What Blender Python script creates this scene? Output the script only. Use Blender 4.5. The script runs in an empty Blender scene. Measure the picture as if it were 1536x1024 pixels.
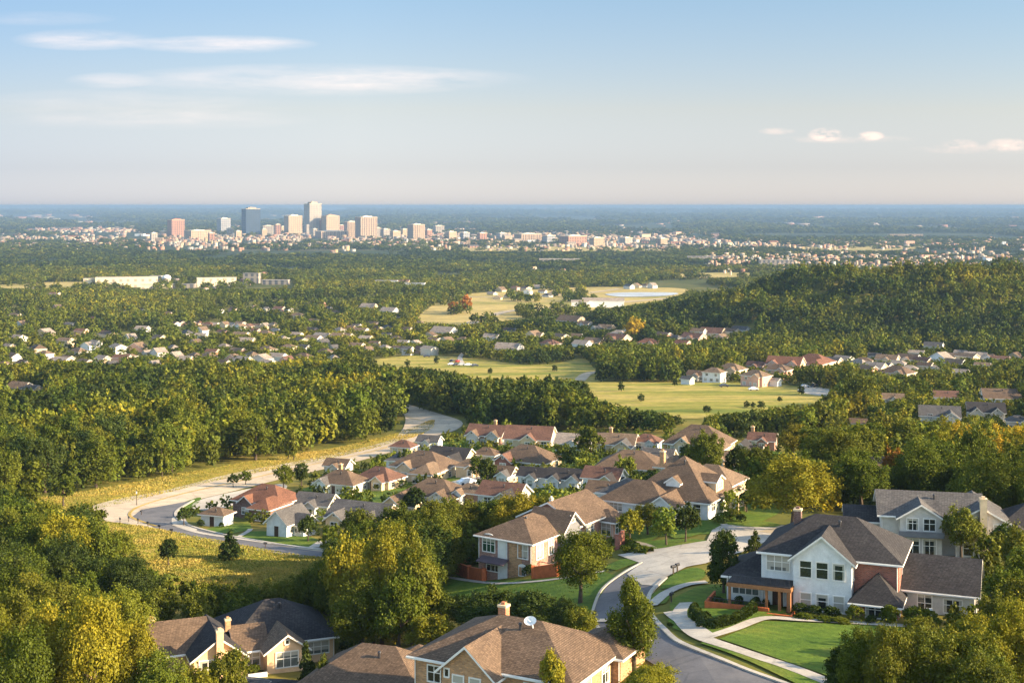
import bpy, bmesh, math, random
import numpy as np
from mathutils import Vector, noise as mnoise

R = math.radians
random.seed(7)
rng = np.random.default_rng(11)
SC = bpy.context.scene
COL = SC.collection
F, CX, EY = 2000.0, 768.0, 308.0        # focal length and eye level in photograph pixels, used to survey positions
CAMZ = 170.0                             # height of the viewpoint over the plain

# ------------------------------------------------------------------ terrain
def pchip(xs, ys):
    xs, ys = np.array(xs, float), np.array(ys, float)
    h = np.diff(xs); dl = np.diff(ys) / h
    m = np.zeros(len(xs)); m[0] = dl[0]; m[-1] = dl[-1]
    for i in range(1, len(xs) - 1):
        if dl[i - 1] * dl[i] > 0:
            w1 = 2 * h[i] + h[i - 1]; w2 = h[i] + 2 * h[i - 1]
            m[i] = (w1 + w2) / (w1 / dl[i - 1] + w2 / dl[i])
    def f(x):
        x = np.clip(np.asarray(x, float), xs[0], xs[-1])
        i = np.clip(np.searchsorted(xs, x) - 1, 0, len(xs) - 2)
        t = (x - xs[i]) / h[i]
        return ((2*t**3 - 3*t**2 + 1) * ys[i] + (t**3 - 2*t**2 + t) * h[i] * m[i]
                + (-2*t**3 + 3*t**2) * ys[i+1] + (t**3 - t**2) * h[i] * m[i+1])
    return f
FAR = [(1080,104),(1667,112),(3000,130),(6000,150),(14000,158),(62000,160)]
PL = pchip(*zip(*([(0,36),(60,42),(100,47),(140,51),(224,58.6),(267,63),(350,70),(512,80),(800,95)] + FAR)))
PR = pchip(*zip(*([(0,30),(60,35),(100,38),(133,41),(160,43),(200,46),(250,52),(300,58),(400,67),(512,76),(800,93)] + FAR)))
def zt(x, y):
    x = np.asarray(x, float); y = np.asarray(y, float)
    yy = np.maximum(y, 1.0)
    u = x / np.maximum(yy, 60.0)
    t = np.clip((u + 0.17) / 0.34, 0, 1); t = t*t*(3 - 2*t)
    h = PL(yy) * (1 - t) + PR(yy) * t
    xc = 330.0
    sx = np.where(x < xc, 166.0, 195.0)
    hill = 49.0 * np.exp(-((x - xc)/sx)**2 - ((yy - 1090.0)/135.0)**2)
    hill = hill * (1 + 0.10*np.sin(x*0.031 + 1.0) + 0.07*np.sin(x*0.067 + yy*0.02))
    hill = hill + 3.6 * np.sin((x + .35*yy)*0.074) * np.clip(hill/18.0, 0, 1) + 3.5*np.sin((x*.6 - yy)*0.11) * np.clip(hill/18.0, 0, 1)
    roll = 1.1*np.sin(x*0.011+yy*0.006) * np.clip((yy-500)/900, 0, 1)
    return CAMZ - h + hill + roll
_ds = np.geomspace(30, 60000, 9000)
def at(X, Y):
    """the point of the terrain seen at a photograph pixel"""
    a = (X - CX) / F; b = (Y - EY) / F
    g = (CAMZ - b*_ds) - zt(a*_ds, _ds)
    k = np.argmax(g < 0)
    if g[k] >= 0: k = len(_ds) - 1
    if k == 0: k = 1
    t = g[k-1] / (g[k-1] - g[k]) if g[k] < 0 else 0
    d = _ds[k-1] + (_ds[k] - _ds[k-1]) * t
    return float(a*d), float(d)
def P3(X, Y):
    x, y = at(X, Y); return Vector((x, y, float(zt(x, y))))
def px(x, y, z):
    return CX + F*x/y, EY + F*(CAMZ - z)/y

# ------------------------------------------------------------------ materials
MATS = {}
def mat(name):
    m = bpy.data.materials.new(name); m.use_nodes = True
    nt = m.node_tree; nt.nodes.clear()
    return m, nt, nt.nodes, nt.links
def N(nd, t, **kw):
    n = nd.new(t)
    for k, v in kw.items():
        if k in n.inputs: n.inputs[k].default_value = v
        else: setattr(n, k, v)
    return n
def mixc(nt, fac, a, b, mode='MIX'):
    n = nt.nodes.new('ShaderNodeMix'); n.data_type = 'RGBA'; n.blend_type = mode
    for sock, v in ((0, fac), (6, a), (7, b)):
        if isinstance(v, (int, float)): n.inputs[sock].default_value = v
        elif isinstance(v, (tuple, list)): n.inputs[sock].default_value = (*v[:3], 1)
        else: nt.links.new(v, n.inputs[sock])
    return n.outputs[2]
def ramp(nt, fac, stops):
    r = nt.nodes.new('ShaderNodeValToRGB'); e = r.color_ramp.elements
    while len(e) > 1: e.remove(e[-1])
    for i, (p, c) in enumerate(stops):
        q = e[0] if i == 0 else e.new(p)
        q.position = p; q.color = (*c, 1) if len(c) == 3 else c
    nt.links.new(fac, r.inputs[0]); return r.outputs[0]
def math_(nt, op, a, b=None, clamp=False):
    n = nt.nodes.new('ShaderNodeMath'); n.operation = op; n.use_clamp = clamp
    for i, v in enumerate((a, b)):
        if v is None: continue
        if isinstance(v, (int, float)): n.inputs[i].default_value = v
        else: nt.links.new(v, n.inputs[i])
    return n.outputs[0]
def noise(nt, vec, scale, detail=4, rough=.55, sc3=None, out=0):
    if sc3 is not None:
        mp = nt.nodes.new('ShaderNodeMapping'); mp.inputs['Scale'].default_value = sc3
        nt.links.new(vec, mp.inputs[0]); vec = mp.outputs[0]
    n = nt.nodes.new('ShaderNodeTexNoise'); n.inputs['Scale'].default_value = scale
    n.inputs['Detail'].default_value = detail; n.inputs['Roughness'].default_value = rough
    nt.links.new(vec, n.inputs['Vector']); return n.outputs[out]
def finish(nt, col, rough=.85, bump=None, bstr=.3, bdist=.05, spec=.25, metallic=0):
    b = nt.nodes.new('ShaderNodeBsdfPrincipled'); o = nt.nodes.new('ShaderNodeOutputMaterial')
    if isinstance(col, tuple): b.inputs['Base Color'].default_value = (*col, 1)
    else: nt.links.new(col, b.inputs['Base Color'])
    if isinstance(rough, float): b.inputs['Roughness'].default_value = rough
    else: nt.links.new(rough, b.inputs['Roughness'])
    b.inputs['Specular IOR Level'].default_value = spec; b.inputs['Metallic'].default_value = metallic
    if bump is not None:
        bn = nt.nodes.new('ShaderNodeBump'); bn.inputs['Strength'].default_value = bstr; bn.inputs['Distance'].default_value = bdist
        nt.links.new(bump, bn.inputs['Height']); nt.links.new(bn.outputs[0], b.inputs['Normal'])
    nt.links.new(b.outputs[0], o.inputs[0]); return b
def objco(nt):
    return nt.nodes.new('ShaderNodeTexCoord').outputs['Object']
def posco(nt):
    return nt.nodes.new('ShaderNodeNewGeometry').outputs['Position']

def m_shingle(name, c, var=.24):
    m, nt, nd, lk = mat(name); v = objco(nt)
    sep = nd.new('ShaderNodeSeparateXYZ'); lk.new(v, sep.inputs[0])
    cb = nd.new('ShaderNodeCombineXYZ')
    lk.new(math_(nt, 'ADD', sep.outputs[0], sep.outputs[1]), cb.inputs[0]); lk.new(math_(nt, 'MULTIPLY', sep.outputs[2], 1.9), cb.inputs[1])
    br = N(nd, 'ShaderNodeTexBrick', Scale=1.0); br.inputs['Brick Width'].default_value = .34; br.inputs['Row Height'].default_value = .15
    br.inputs['Mortar Size'].default_value = .018; br.inputs['Bias'].default_value = 0
    lk.new(cb.outputs[0], br.inputs[0])
    br.inputs[1].default_value = (*[x*(1+var) for x in c], 1); br.inputs[2].default_value = (*[x*(1-var) for x in c], 1); br.inputs[3].default_value = (*[x*.45 for x in c], 1)
    n1 = noise(nt, v, 4.0, 5, .75); n2 = noise(nt, v, .35, 4)
    col = mixc(nt, .85, br.outputs[0], ramp(nt, n1, [(.25, (.55,.55,.55)), (.75, (1.35,1.32,1.28))]), 'MULTIPLY')
    col = mixc(nt, .6, col, ramp(nt, n2, [(.3, (.66,.66,.69)), (.7, (1.28,1.25,1.2))]), 'MULTIPLY')
    finish(nt, col, .9, br.outputs[1], -.35, .04, .15); MATS[name] = m
def m_brick(name, c):
    m, nt, nd, lk = mat(name); v = objco(nt)
    sep = nd.new('ShaderNodeSeparateXYZ'); lk.new(v, sep.inputs[0]); cb = nd.new('ShaderNodeCombineXYZ')
    lk.new(math_(nt, 'ADD', sep.outputs[0], sep.outputs[1]), cb.inputs[0]); lk.new(sep.outputs[2], cb.inputs[1])
    br = N(nd, 'ShaderNodeTexBrick', Scale=1.0); br.inputs['Brick Width'].default_value = .3; br.inputs['Row Height'].default_value = .1
    br.inputs['Mortar Size'].default_value = .012; lk.new(cb.outputs[0], br.inputs[0])
    br.inputs[1].default_value = (*[x*1.3 for x in c], 1); br.inputs[2].default_value = (*[x*.7 for x in c], 1); br.inputs[3].default_value = (.27,.23,.19,1)
    n2 = noise(nt, v, 1.2, 4)
    col = mixc(nt, .6, br.outputs[0], ramp(nt, n2, [(.3, (.75,.75,.75)), (.7, (1.2,1.2,1.2))]), 'MULTIPLY')
    finish(nt, col, .9, br.outputs[1], -.3, .02, .15); MATS[name] = m
def m_plain(name, c, rough=.75, var=.16, scale=1.3, siding=False, spec=.25):
    m, nt, nd, lk = mat(name); v = objco(nt)
    n1 = noise(nt, v, scale, 5, .6); n3 = noise(nt, v, 9*scale, 2)
    col = mixc(nt, 1.0, c, ramp(nt, n1, [(.25, (1-var,)*3), (.75, (1+var,)*3)]), 'MULTIPLY')
    col = mixc(nt, .5, col, ramp(nt, n3, [(.3, (1-var*.7,)*3), (.7, (1+var*.7,)*3)]), 'MULTIPLY')
    bump = n3
    if siding:
        w = N(nd, 'ShaderNodeTexWave', Scale=3.1); w.bands_direction = 'Z'; w.wave_profile = 'SAW'; lk.new(v, w.inputs[0]); bump = w.outputs[1]
    finish(nt, col, rough, bump, .3, .03, spec); MATS[name] = m
for nm, c in dict(roof_brown=(.142,.098,.069), roof_redbrown=(.158,.086,.064), roof_grey=(.105,.100,.100), roof_tan=(.195,.138,.095),
                  roof_dark=(.047,.044,.046), roof_terracotta=(.185,.088,.058), roof_pale=(.31,.26,.22)).items(): m_shingle(nm, c)
for nm, c in dict(brick_red=(.27,.075,.048), brick_tan=(.47,.24,.10), brick_mauve=(.36,.175,.125), brick_dark=(.13,.055,.045), brick_orange=(.42,.145,.06)).items(): m_brick(nm, c)
for nm, c in dict(wall_white=(.68,.67,.655), wall_cream=(.62,.47,.30), wall_grey=(.54,.50,.45), wall_peach=(.70,.46,.27), wall_slate=(.17,.17,.18), wall_pink=(.62,.36,.26)).items(): m_plain(nm, c, siding=True)
m_plain('trim_white', (.72,.68,.62), .6, .06); m_plain('timber', (.30,.135,.055), .6, .25, 4); m_plain('door_dark', (.06,.03,.02), .5)
m_plain('metal_dark', (.03,.03,.035), .5); m_plain('garage_door', (.66,.62,.55), .6, .08); m_plain('furniture_white', (.75,.74,.72), .5, .05)
m_plain('cloth_blue', (.03,.05,.12), .8); m_plain('canvas', (.09,.065,.075), .8); m_plain('terracotta_wall', (.46,.12,.04), .85, .25, 2)
m_plain('deck_brown', (.16,.08,.05), .8, .25, 2)
def m_glass(name, c, rough=.08, blind=0.0):
    m, nt, nd, lk = mat(name); tc = nd.new('ShaderNodeTexCoord'); v = tc.outputs['Object']; oi = nd.new('ShaderNodeObjectInfo').outputs['Random']
    n = noise(nt, v, .8, 2); sep = nd.new('ShaderNodeSeparateXYZ'); lk.new(tc.outputs['Generated'], sep.inputs[0])
    # a blind drawn down to a different height in each window, or curtains at the sides
    bl = math_(nt, 'GREATER_THAN', sep.outputs[2], math_(nt, 'SUBTRACT', 1.25-blind, math_(nt, 'MULTIPLY', oi, .9)))
    cu = math_(nt, 'MULTIPLY', math_(nt, 'GREATER_THAN', math_(nt, 'ABSOLUTE', math_(nt, 'SUBTRACT', sep.outputs[0], .5)), .34), math_(nt, 'GREATER_THAN', math_(nt, 'FRACT', math_(nt, 'MULTIPLY', oi, 7.3)), .55))
    f = math_(nt, 'MAXIMUM', bl, cu)
    col = mixc(nt, 1.0, c, ramp(nt, n, [(.3,(.6,)*3),(.7,(1.4,)*3)]), 'MULTIPLY'); col = mixc(nt, f, col, (.40,.37,.31))
    finish(nt, col, rough, None, spec=.7); MATS[name] = m
m_glass('glass_dark', (.018,.022,.022)); m_glass('glass_blind', (.12,.13,.12), .2, .45); m_glass('glass_green', (.02,.06,.035))

def m_leaf(name, attr):
    m, nt, nd, lk = mat(name)
    if attr:
        a = nd.new('ShaderNodeAttribute'); a.attribute_name = 'tint'; base = a.outputs['Color']
    else:
        base = nd.new('ShaderNodeObjectInfo').outputs['Color']
    geo = nd.new('ShaderNodeNewGeometry')
    rnd = geo.outputs['Random Per Island']
    var = ramp(nt, rnd, [(0, (.74,.78,.76)), (.5, (.97,1.0,.97)), (.85, (1.14,1.12,.95)), (1, (1.42,1.30,.98))])
    col = mixc(nt, 1.0, base, var, 'MULTIPLY')
    n = noise(nt, geo.outputs['Position'], .11, 3)
    col = mixc(nt, .8, col, ramp(nt, n, [(.3, (.72,.80,.78)), (.7, (1.28,1.18,1.0))]), 'MULTIPLY')
    d = nd.new('ShaderNodeBsdfDiffuse'); t = nd.new('ShaderNodeBsdfTranslucent'); lk.new(col, d.inputs[0])
    lk.new(mixc(nt, 1.0, col, (1.25,1.15,.55), 'MULTIPLY'), t.inputs[0])
    mx = N(nd, 'ShaderNodeMixShader', Fac=.20); lk.new(d.outputs[0], mx.inputs[1]); lk.new(t.outputs[0], mx.inputs[2])
    g = N(nd, 'ShaderNodeBsdfGlossy', Roughness=.55); g.inputs[0].default_value = (.9,.9,.8,1)
    mg = N(nd, 'ShaderNodeMixShader', Fac=.008); lk.new(mx.outputs[0], mg.inputs[1]); lk.new(g.outputs[0], mg.inputs[2])
    o = nd.new('ShaderNodeOutputMaterial'); lk.new(mg.outputs[0], o.inputs[0]); MATS[name] = m
m_leaf('leaf', False); m_leaf('leaf_mass', True)
m_plain('bark', (.075,.055,.04), .95, .35, 3)

def m_grass(name, stops, s1=.05, s2=.9, bump=.5, stripes=False, streak=(1,1,1)):
    m, nt, nd, lk = mat(name); v = posco(nt)
    a = noise(nt, v, s1, 6, .68, sc3=streak); b = noise(nt, v, s2, 4, .7)
    col = ramp(nt, a, stops)
    col = mixc(nt, .75, col, ramp(nt, b, [(.25, (.6,.62,.58)), (.5, (1,1,1)), (.78, (1.42,1.36,1.2))]), 'MULTIPLY')
    pt = noise(nt, v, .35, 5, .7); col = mixc(nt, .6, col, ramp(nt, pt, [(.28, (.62,.66,.6)),(.5, (1,1,1)),(.66, (1.35,1.2,1.05)),(.78,(1.75,1.4,1.1))]), 'MULTIPLY')
    if stripes:
        w = N(nd, 'ShaderNodeTexWave', Scale=.33, Distortion=1.2); w.bands_direction = 'DIAGONAL'; lk.new(v, w.inputs[0])
        col = mixc(nt, .35, col, ramp(nt, w.outputs[1], [(.2,(.8,.82,.8)),(.8,(1.18,1.16,1.1))]), 'MULTIPLY')
    finish(nt, col, .95, b, bump, .25, .1); MATS[name] = m
m_grass('lawn', [(.3,(.055,.105,.014)),(.5,(.085,.135,.018)),(.7,(.14,.155,.026))], .12, 2.2, .4, True)
m_grass('meadow', [(.25,(.15,.135,.025)),(.45,(.28,.21,.040)),(.6,(.38,.26,.06)),(.78,(.17,.16,.03))], .045, .7, .9)
m_grass('field', [(.28,(.085,.115,.018)),(.39,(.15,.165,.026)),(.47,(.25,.22,.045)),(.54,(.34,.265,.08)),(.60,(.21,.20,.038)),(.70,(.10,.13,.02))], .022, .16, .6, False, (.35,1.6,1))
m_grass('field_gold', [(.30,(.16,.17,.04)),(.45,(.30,.24,.085)),(.55,(.36,.28,.11)),(.68,(.17,.17,.045))], .010, .06, .4, False, (.4,1.5,1))
m_grass('soil', [(.3,(.06,.045,.02)),(.7,(.11,.08,.035))], .2, 2, .6)
def m_ground():
    m, nt, nd, lk = mat('ground'); v = posco(nt)
    near = ramp(nt, noise(nt, v, .03, 5, .6), [(.3,(.06,.075,.015)),(.5,(.13,.125,.026)),(.68,(.24,.185,.045))])
    near = mixc(nt, .7, near, ramp(nt, noise(nt, v, .6, 4, .7), [(.25,(.55,)*3),(.75,(1.4,1.36,1.25))]), 'MULTIPLY')
    far = ramp(nt, noise(nt, v, .0016, 9, .68, sc3=(.55,1,1)), [(.40,(.022,.036,.016)),(.52,(.035,.050,.020)),(.60,(.075,.080,.035)),(.72,(.19,.155,.085))])
    far2 = ramp(nt, noise(nt, v, .012, 6, .75, sc3=(.35,1,1)), [(.3,(.4,.42,.45)),(.55,(1,1,1)),(.75,(1.8,1.7,1.6))])
    far = mixc(nt, .8, far, far2, 'MULTIPLY')
    sep = nd.new('ShaderNodeSeparateXYZ'); lk.new(v, sep.inputs[0])
    f = nd.new('ShaderNodeMapRange'); f.inputs[1].default_value = 900; f.inputs[2].default_value = 2600; lk.new(sep.outputs[1], f.inputs[0])
    col = mixc(nt, f.outputs[0], near, far)
    finish(nt, col, .95, None, spec=.08); MATS['ground'] = m
m_ground()
def m_road(name, c, c2):
    m, nt, nd, lk = mat(name); v = posco(nt)
    a = noise(nt, v, .09, 5, .6); b = noise(nt, v, 3.5, 3, .7); s = noise(nt, v, .5, 4, .65)
    col = ramp(nt, a, [(.3, c), (.7, c2)])
    col = mixc(nt, .6, col, ramp(nt, b, [(.3,(.82,)*3),(.7,(1.18,)*3)]), 'MULTIPLY')
    col = mixc(nt, .45, col, ramp(nt, s, [(.3,(.78,)*3),(.7,(1.16,)*3)]), 'MULTIPLY')
    st = noise(nt, v, .22, 6, .7); col = mixc(nt, .55, col, ramp(nt, st, [(.36,(.66,)*3),(.5,(1,1,1)),(.64,(1.14,1.12,1.08))]), 'MULTIPLY')
    vo = N(nd, 'ShaderNodeTexVoronoi', Scale=.16); vo.feature = 'DISTANCE_TO_EDGE'; lk.new(v, vo.inputs['Vector'])
    col = mixc(nt, .5, col, ramp(nt, vo.outputs[0], [(0,(.62,)*3),(.008,(.66,)*3),(.02,(1,1,1))]), 'MULTIPLY')
    finish(nt, col, .85, b, .15, .02, .2); MATS[name] = m
m_road('asphalt', (.10,.098,.105), (.15,.142,.145)); m_road('concrete_road', (.40,.315,.225), (.52,.42,.30))
m_road('concrete', (.36,.32,.27), (.46,.41,.34)); m_road('gravel_pale', (.33,.27,.19), (.45,.36,.25))
m_plain('pond_liner', (.34,.37,.40), .6, .3, .02)
m_plain('paint_yellow', (.50,.32,.04), .7, .2); m_plain('paint_white', (.7,.68,.62), .7, .2)

# ------------------------------------------------------------------ object helpers
def mesh(name, verts, faces, mats, midx=None, smooth=False):
    me = bpy.data.meshes.new(name); me.from_pydata(verts, [], faces)
    for q in (mats if isinstance(mats, (list, tuple)) else [mats]): me.materials.append(MATS[q])
    if midx is not None: me.polygons.foreach_set('material_index', midx)
    if smooth: me.polygons.foreach_set('use_smooth', [True]*len(faces))
    me.update(); return me
def link(name, me, parent=None, loc=(0,0,0), rz=0.0, sc=None):
    o = bpy.data.objects.new(name, me); COL.objects.link(o); o.location = loc; o.rotation_euler = (0,0,rz)
    if sc is not None: o.scale = sc
    if parent is not None: o.parent = parent
    return o
def tag(o, label=None, cat=None, group=None, kind=None):
    if label: o['label'] = label
    if cat: o['category'] = cat
    if group: o['group'] = group
    if kind: o['kind'] = kind
    return o
class MB:
    def __init__(s): s.v = []; s.f = []; s.m = []
    def add(s, vs, fs, mi=0):
        b = len(s.v); s.v += [tuple(p) for p in vs]; s.f += [tuple(i+b for i in q) for q in fs]; s.m += [mi]*len(fs)
    def box(s, x0, x1, y0, y1, z0, z1, mi=0):
        s.add([(x0,y0,z0),(x1,y0,z0),(x1,y1,z0),(x0,y1,z0),(x0,y0,z1),(x1,y0,z1),(x1,y1,z1),(x0,y1,z1)],
              [(0,3,2,1),(4,5,6,7),(0,1,5,4),(1,2,6,5),(2,3,7,6),(3,0,4,7)], mi)
    def tube(s, p, q, r0, r1, n=8, mi=0):
        p, q = Vector(p), Vector(q); ax = (q-p).normalized(); a = ax.orthogonal().normalized(); b = ax.cross(a)
        vs = [c + (a*math.cos(2*math.pi*i/n) + b*math.sin(2*math.pi*i/n))*r for c, r in ((p,r0),(q,r1)) for i in range(n)]
        s.add(vs, [(i,(i+1)%n,n+(i+1)%n,n+i) for i in range(n)] + [tuple(range(n))[::-1], tuple(range(n,2*n))], mi)
    def mesh(s, name, mats, smooth=False): return mesh(name, s.v, s.f, mats, s.m, smooth)

# ------------------------------------------------------------------ ground sheet and what is laid on it
def build_terrain():
    ys = np.concatenate([[-120, -40], np.geomspace(10, 62000, 430)]); nx = 300
    s = np.linspace(-1, 1, nx)
    s = np.sign(s) * (0.6*np.abs(s) + 0.4*np.abs(s)**2)
    Xg = s[None,:] * (0.72*np.maximum(ys,0)[:,None] + 70); Yg = np.repeat(ys[:,None], nx, 1)
    Z = zt(Xg, Yg)
    v = np.stack([Xg, Yg, Z], -1).reshape(-1,3)
    i = np.arange(len(ys)-1)[:,None]*nx + np.arange(nx-1)[None,:]
    q = np.stack([i, i+1, i+nx+1, i+nx], -1).reshape(-1,4)
    me = bpy.data.meshes.new('ground'); fill_mesh(me, v, q); me.materials.append(MATS['ground'])
    me.polygons.foreach_set('use_smooth', np.ones(len(q), bool))
    tag(link('ground', me), kind='structure')
def fill_mesh(me, v, q):
    me.vertices.add(len(v)); me.vertices.foreach_set('co', np.ascontiguousarray(v, np.float32).ravel())
    k = q.shape[1]
    me.loops.add(q.size); me.loops.foreach_set('vertex_index', np.ascontiguousarray(q, np.int32).ravel())
    me.polygons.add(len(q)); me.polygons.foreach_set('loop_start', np.arange(0, q.size, k, dtype=np.int32))
    me.update(calc_edges=True)
build_terrain()

POLYS = []            # (kind, Nx2 world polygon)
def smooth_closed(pts, n=4):
    pts = [np.array(p, float) for p in pts]; out = []; k = len(pts)
    for i in range(k):
        p0, p1, p2, p3 = pts[i-1], pts[i], pts[(i+1) % k], pts[(i+2) % k]
        for j in range(n):
            t = j/n
            out.append(.5*((2*p1) + (-p0+p2)*t + (2*p0-5*p1+4*p2-p3)*t*t + (-p0+3*p1-3*p2+p3)*t**3))
    return out
def smooth_open(pts, n=6):
    pts = [np.array(p, float) for p in pts]; pts = [2*pts[0]-pts[1]] + pts + [2*pts[-1]-pts[-2]]; out = []
    for i in range(1, len(pts)-2):
        p0, p1, p2, p3 = pts[i-1:i+3]
        for j in range(n):
            t = j/n
            out.append(.5*((2*p1) + (-p0+p2)*t + (2*p0-5*p1+4*p2-p3)*t*t + (-p0+3*p1-3*p2+p3)*t**3))
    out.append(pts[-2]); return out
def to_world(pts): return [np.array(at(p[0], p[1])) for p in pts]
def sheet(name, pix, material, off, kind='structure', step=3.0, smooth=True, cls='open'):
    w = to_world(pix)
    if smooth: w = smooth_closed(w, 4)
    POLYS.append((cls, np.array(w)))
    bm = bmesh.new(); vs = [bm.verts.new((p[0], p[1], 0)) for p in w]
    try: bm.faces.new(vs)
    except ValueError: bm.free(); return
    bmesh.ops.triangulate(bm, faces=bm.faces[:])
    a = np.array(w); lo, hi = a.min(0), a.max(0)
    st = max(step, (hi-lo).max()/70)
    for ax in (0, 1):
        for c in np.arange(lo[ax]+st, hi[ax], st):
            co = (c,0,0) if ax == 0 else (0,c,0); no = (1,0,0) if ax == 0 else (0,1,0)
            bmesh.ops.bisect_plane(bm, geom=bm.verts[:]+bm.edges[:]+bm.faces[:], plane_co=co, plane_no=no, dist=1e-4)
    for v in bm.verts: v.co.z = float(zt(v.co.x, v.co.y)) + off + v.co.y*1e-4
    bmesh.ops.recalc_face_normals(bm, faces=bm.faces[:])
    if sum(f.normal.z for f in bm.faces) < 0: bmesh.ops.reverse_faces(bm, faces=bm.faces[:])
    me = bpy.data.meshes.new(name); bm.to_mesh(me); bm.free(); me.materials.append(MATS[material])
    return tag(link(name, me), kind=kind)
def ribbon(name, pts, width, off, material, height=0.0, world=False, n=8):
    w = smooth_open(pts if world else to_world(pts), n); w = np.array(w)
    t = np.gradient(w, axis=0); t /= np.maximum(np.linalg.norm(t, axis=1, keepdims=True), 1e-6)
    nn = np.stack([-t[:,1], t[:,0]], -1)
    L, Rr = w + nn*width/2, w - nn*width/2
    zz = lambda p: zt(p[:,0], p[:,1]) + off + p[:,1]*1e-4
    zl, zr = zz(L), zz(Rr); k = len(w); vs = []; fs = []
    for i in range(k):
        h = height
        vs += [(L[i,0],L[i,1],zl[i]+h), (Rr[i,0],Rr[i,1],zr[i]+h)]
        if h: vs += [(Rr[i,0],Rr[i,1],zr[i]-.1), (L[i,0],L[i,1],zl[i]-.1)]
    s = 4 if height else 2
    for i in range(k-1):
        a, b = i*s, (i+1)*s
        fs.append((a, a+1, b+1, b))
        if height: fs += [(a+1,a+2,b+2,b+1), (a+3,a,b,b+3)]
    POLYS.append(('open', np.concatenate([L, Rr[::-1]])))
    return tag(link(name, mesh(name, vs, fs, material)), kind='structure')

# meadow, fields, lawns
sheet('meadow', [(120,782),(200,788),(300,806),(400,825),(520,842),(560,868),(470,885),(330,890),(180,880),(100,850),(60,810)], 'meadow', .05, step=4)
sheet('meadow', [(-40,760),(120,738),(240,716),(400,688),(520,668),(600,648),(650,630),(640,648),(600,662),(470,694),(350,716),(240,742),(140,765),(-40,800)], 'meadow', .05, step=4)
sheet('field', [(880,575),(1024,574),(1174,577),(1262,592),(1275,606),(1160,620),(1040,628),(950,622),(880,600)], 'field', .12, step=6)
sheet('field', [(520,556),(560,540),(660,533),(800,548),(872,538),(890,552),(905,572),(860,588),(730,592),(690,566),(600,568)], 'field', .12, step=6)
sheet('field', [(620,486),(660,452),(700,441),(850,432),(1000,432),(1036,438),(1000,452),(960,462),(850,472),(760,482),(690,488)], 'field_gold', .4, step=12)
sheet('field', [(0,428),(60,424),(160,424),(130,432),(20,434)], 'field_gold', .5, step=15)
sheet('field', [(640,372),(760,368),(880,371),(1000,373),(1010,377),(860,379),(700,378)], 'field_gold', .8, step=40)
sheet('field', [(1010,412),(1090,409),(1150,411),(1110,416),(1030,417)], 'field_gold', .6, step=25)
sheet('field', [(1180,372),(1300,369),(1400,371),(1340,376),(1220,376)], 'field_gold', .8, step=40)
sheet('lawn', [(1079,959),(1147,932),(1290,938),(1420,945),(1440,1040),(1275,1026)], 'lawn', .10, step=2, smooth=False)
sheet('lawn', [(1050,966),(1067,962),(1150,989),(1262,1028),(1205,1032),(1130,996)], 'lawn', .14, step=2, smooth=False)
sheet('lawn', [(1005,905),(1030,888),(1060,878),(1110,885),(1180,915),(1140,928),(1085,949),(1045,946),(1015,930)], 'lawn', .10, step=2)
sheet('lawn', [(990,884),(1010,862),(1040,852),(1058,858),(1052,870),(1024,877)], 'lawn', .10, step=2)
sheet('lawn', [(1000,930),(1012,928),(1040,945),(1036,952),(1010,944)], 'lawn', .12, step=2, smooth=False)
sheet('lawn', [(976,894),(992,886),(1004,892),(998,906),(980,904)], 'lawn', .12, step=2)
sheet('lawn', [(655,862),(720,872),(832,868),(906,858),(926,865),(908,882),(894,905),(890,930),(870,945),(760,930),(660,915)], 'lawn', .10, step=2, smooth=False)
sheet('lawn', [(905,852),(930,840),(985,833),(960,843),(925,856)], 'lawn', .10, step=2, smooth=False)
sheet('lawn', [(1082,787),(1110,780),(1150,783),(1185,793),(1150,797),(1108,799)], 'lawn', .10, step=2)
sheet('lawn', [(1005,797),(1040,788),(1066,790),(1045,803),(1012,808)], 'lawn', .10, step=2)
sheet('lawn', [(958,816),(985,811),(1040,809),(1066,814),(1040,820),(985,824)], 'lawn', .10, step=2)
sheet('lawn', [(940,806),(960,795),(990,800),(975,812),(950,815)], 'lawn', .10, step=2)
sheet('lawn', [(348,803),(380,797),(440,797),(486,812),(470,823),(420,818)], 'lawn', .10, step=2, smooth=False)
sheet('lawn', [(300,797),(330,788),(374,782),(378,794),(350,801)], 'lawn', .10, step=2, smooth=False)
sheet('lawn', [(252,768),(270,756),(300,746),(296,756),(272,772),(262,780)], 'lawn', .10, step=2)
sheet('lawn', [(655,728),(672,708),(712,704),(700,716),(672,728)], 'lawn', .10, step=2)
sheet('lawn', [(600,760),(660,752),(700,745),(705,755),(640,775)], 'lawn', .10, step=2)
sheet('lawn', [(560,742),(600,735),(605,745),(570,752)], 'lawn', .10, step=2)
sheet('lawn', [(1268,640),(1300,634),(1330,648),(1300,656),(1272,652)], 'lawn', .10, step=3)
sheet('lawn', [(880,930),(905,945),(915,960),(900,965),(876,945)], 'lawn', .12, step=2)
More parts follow.
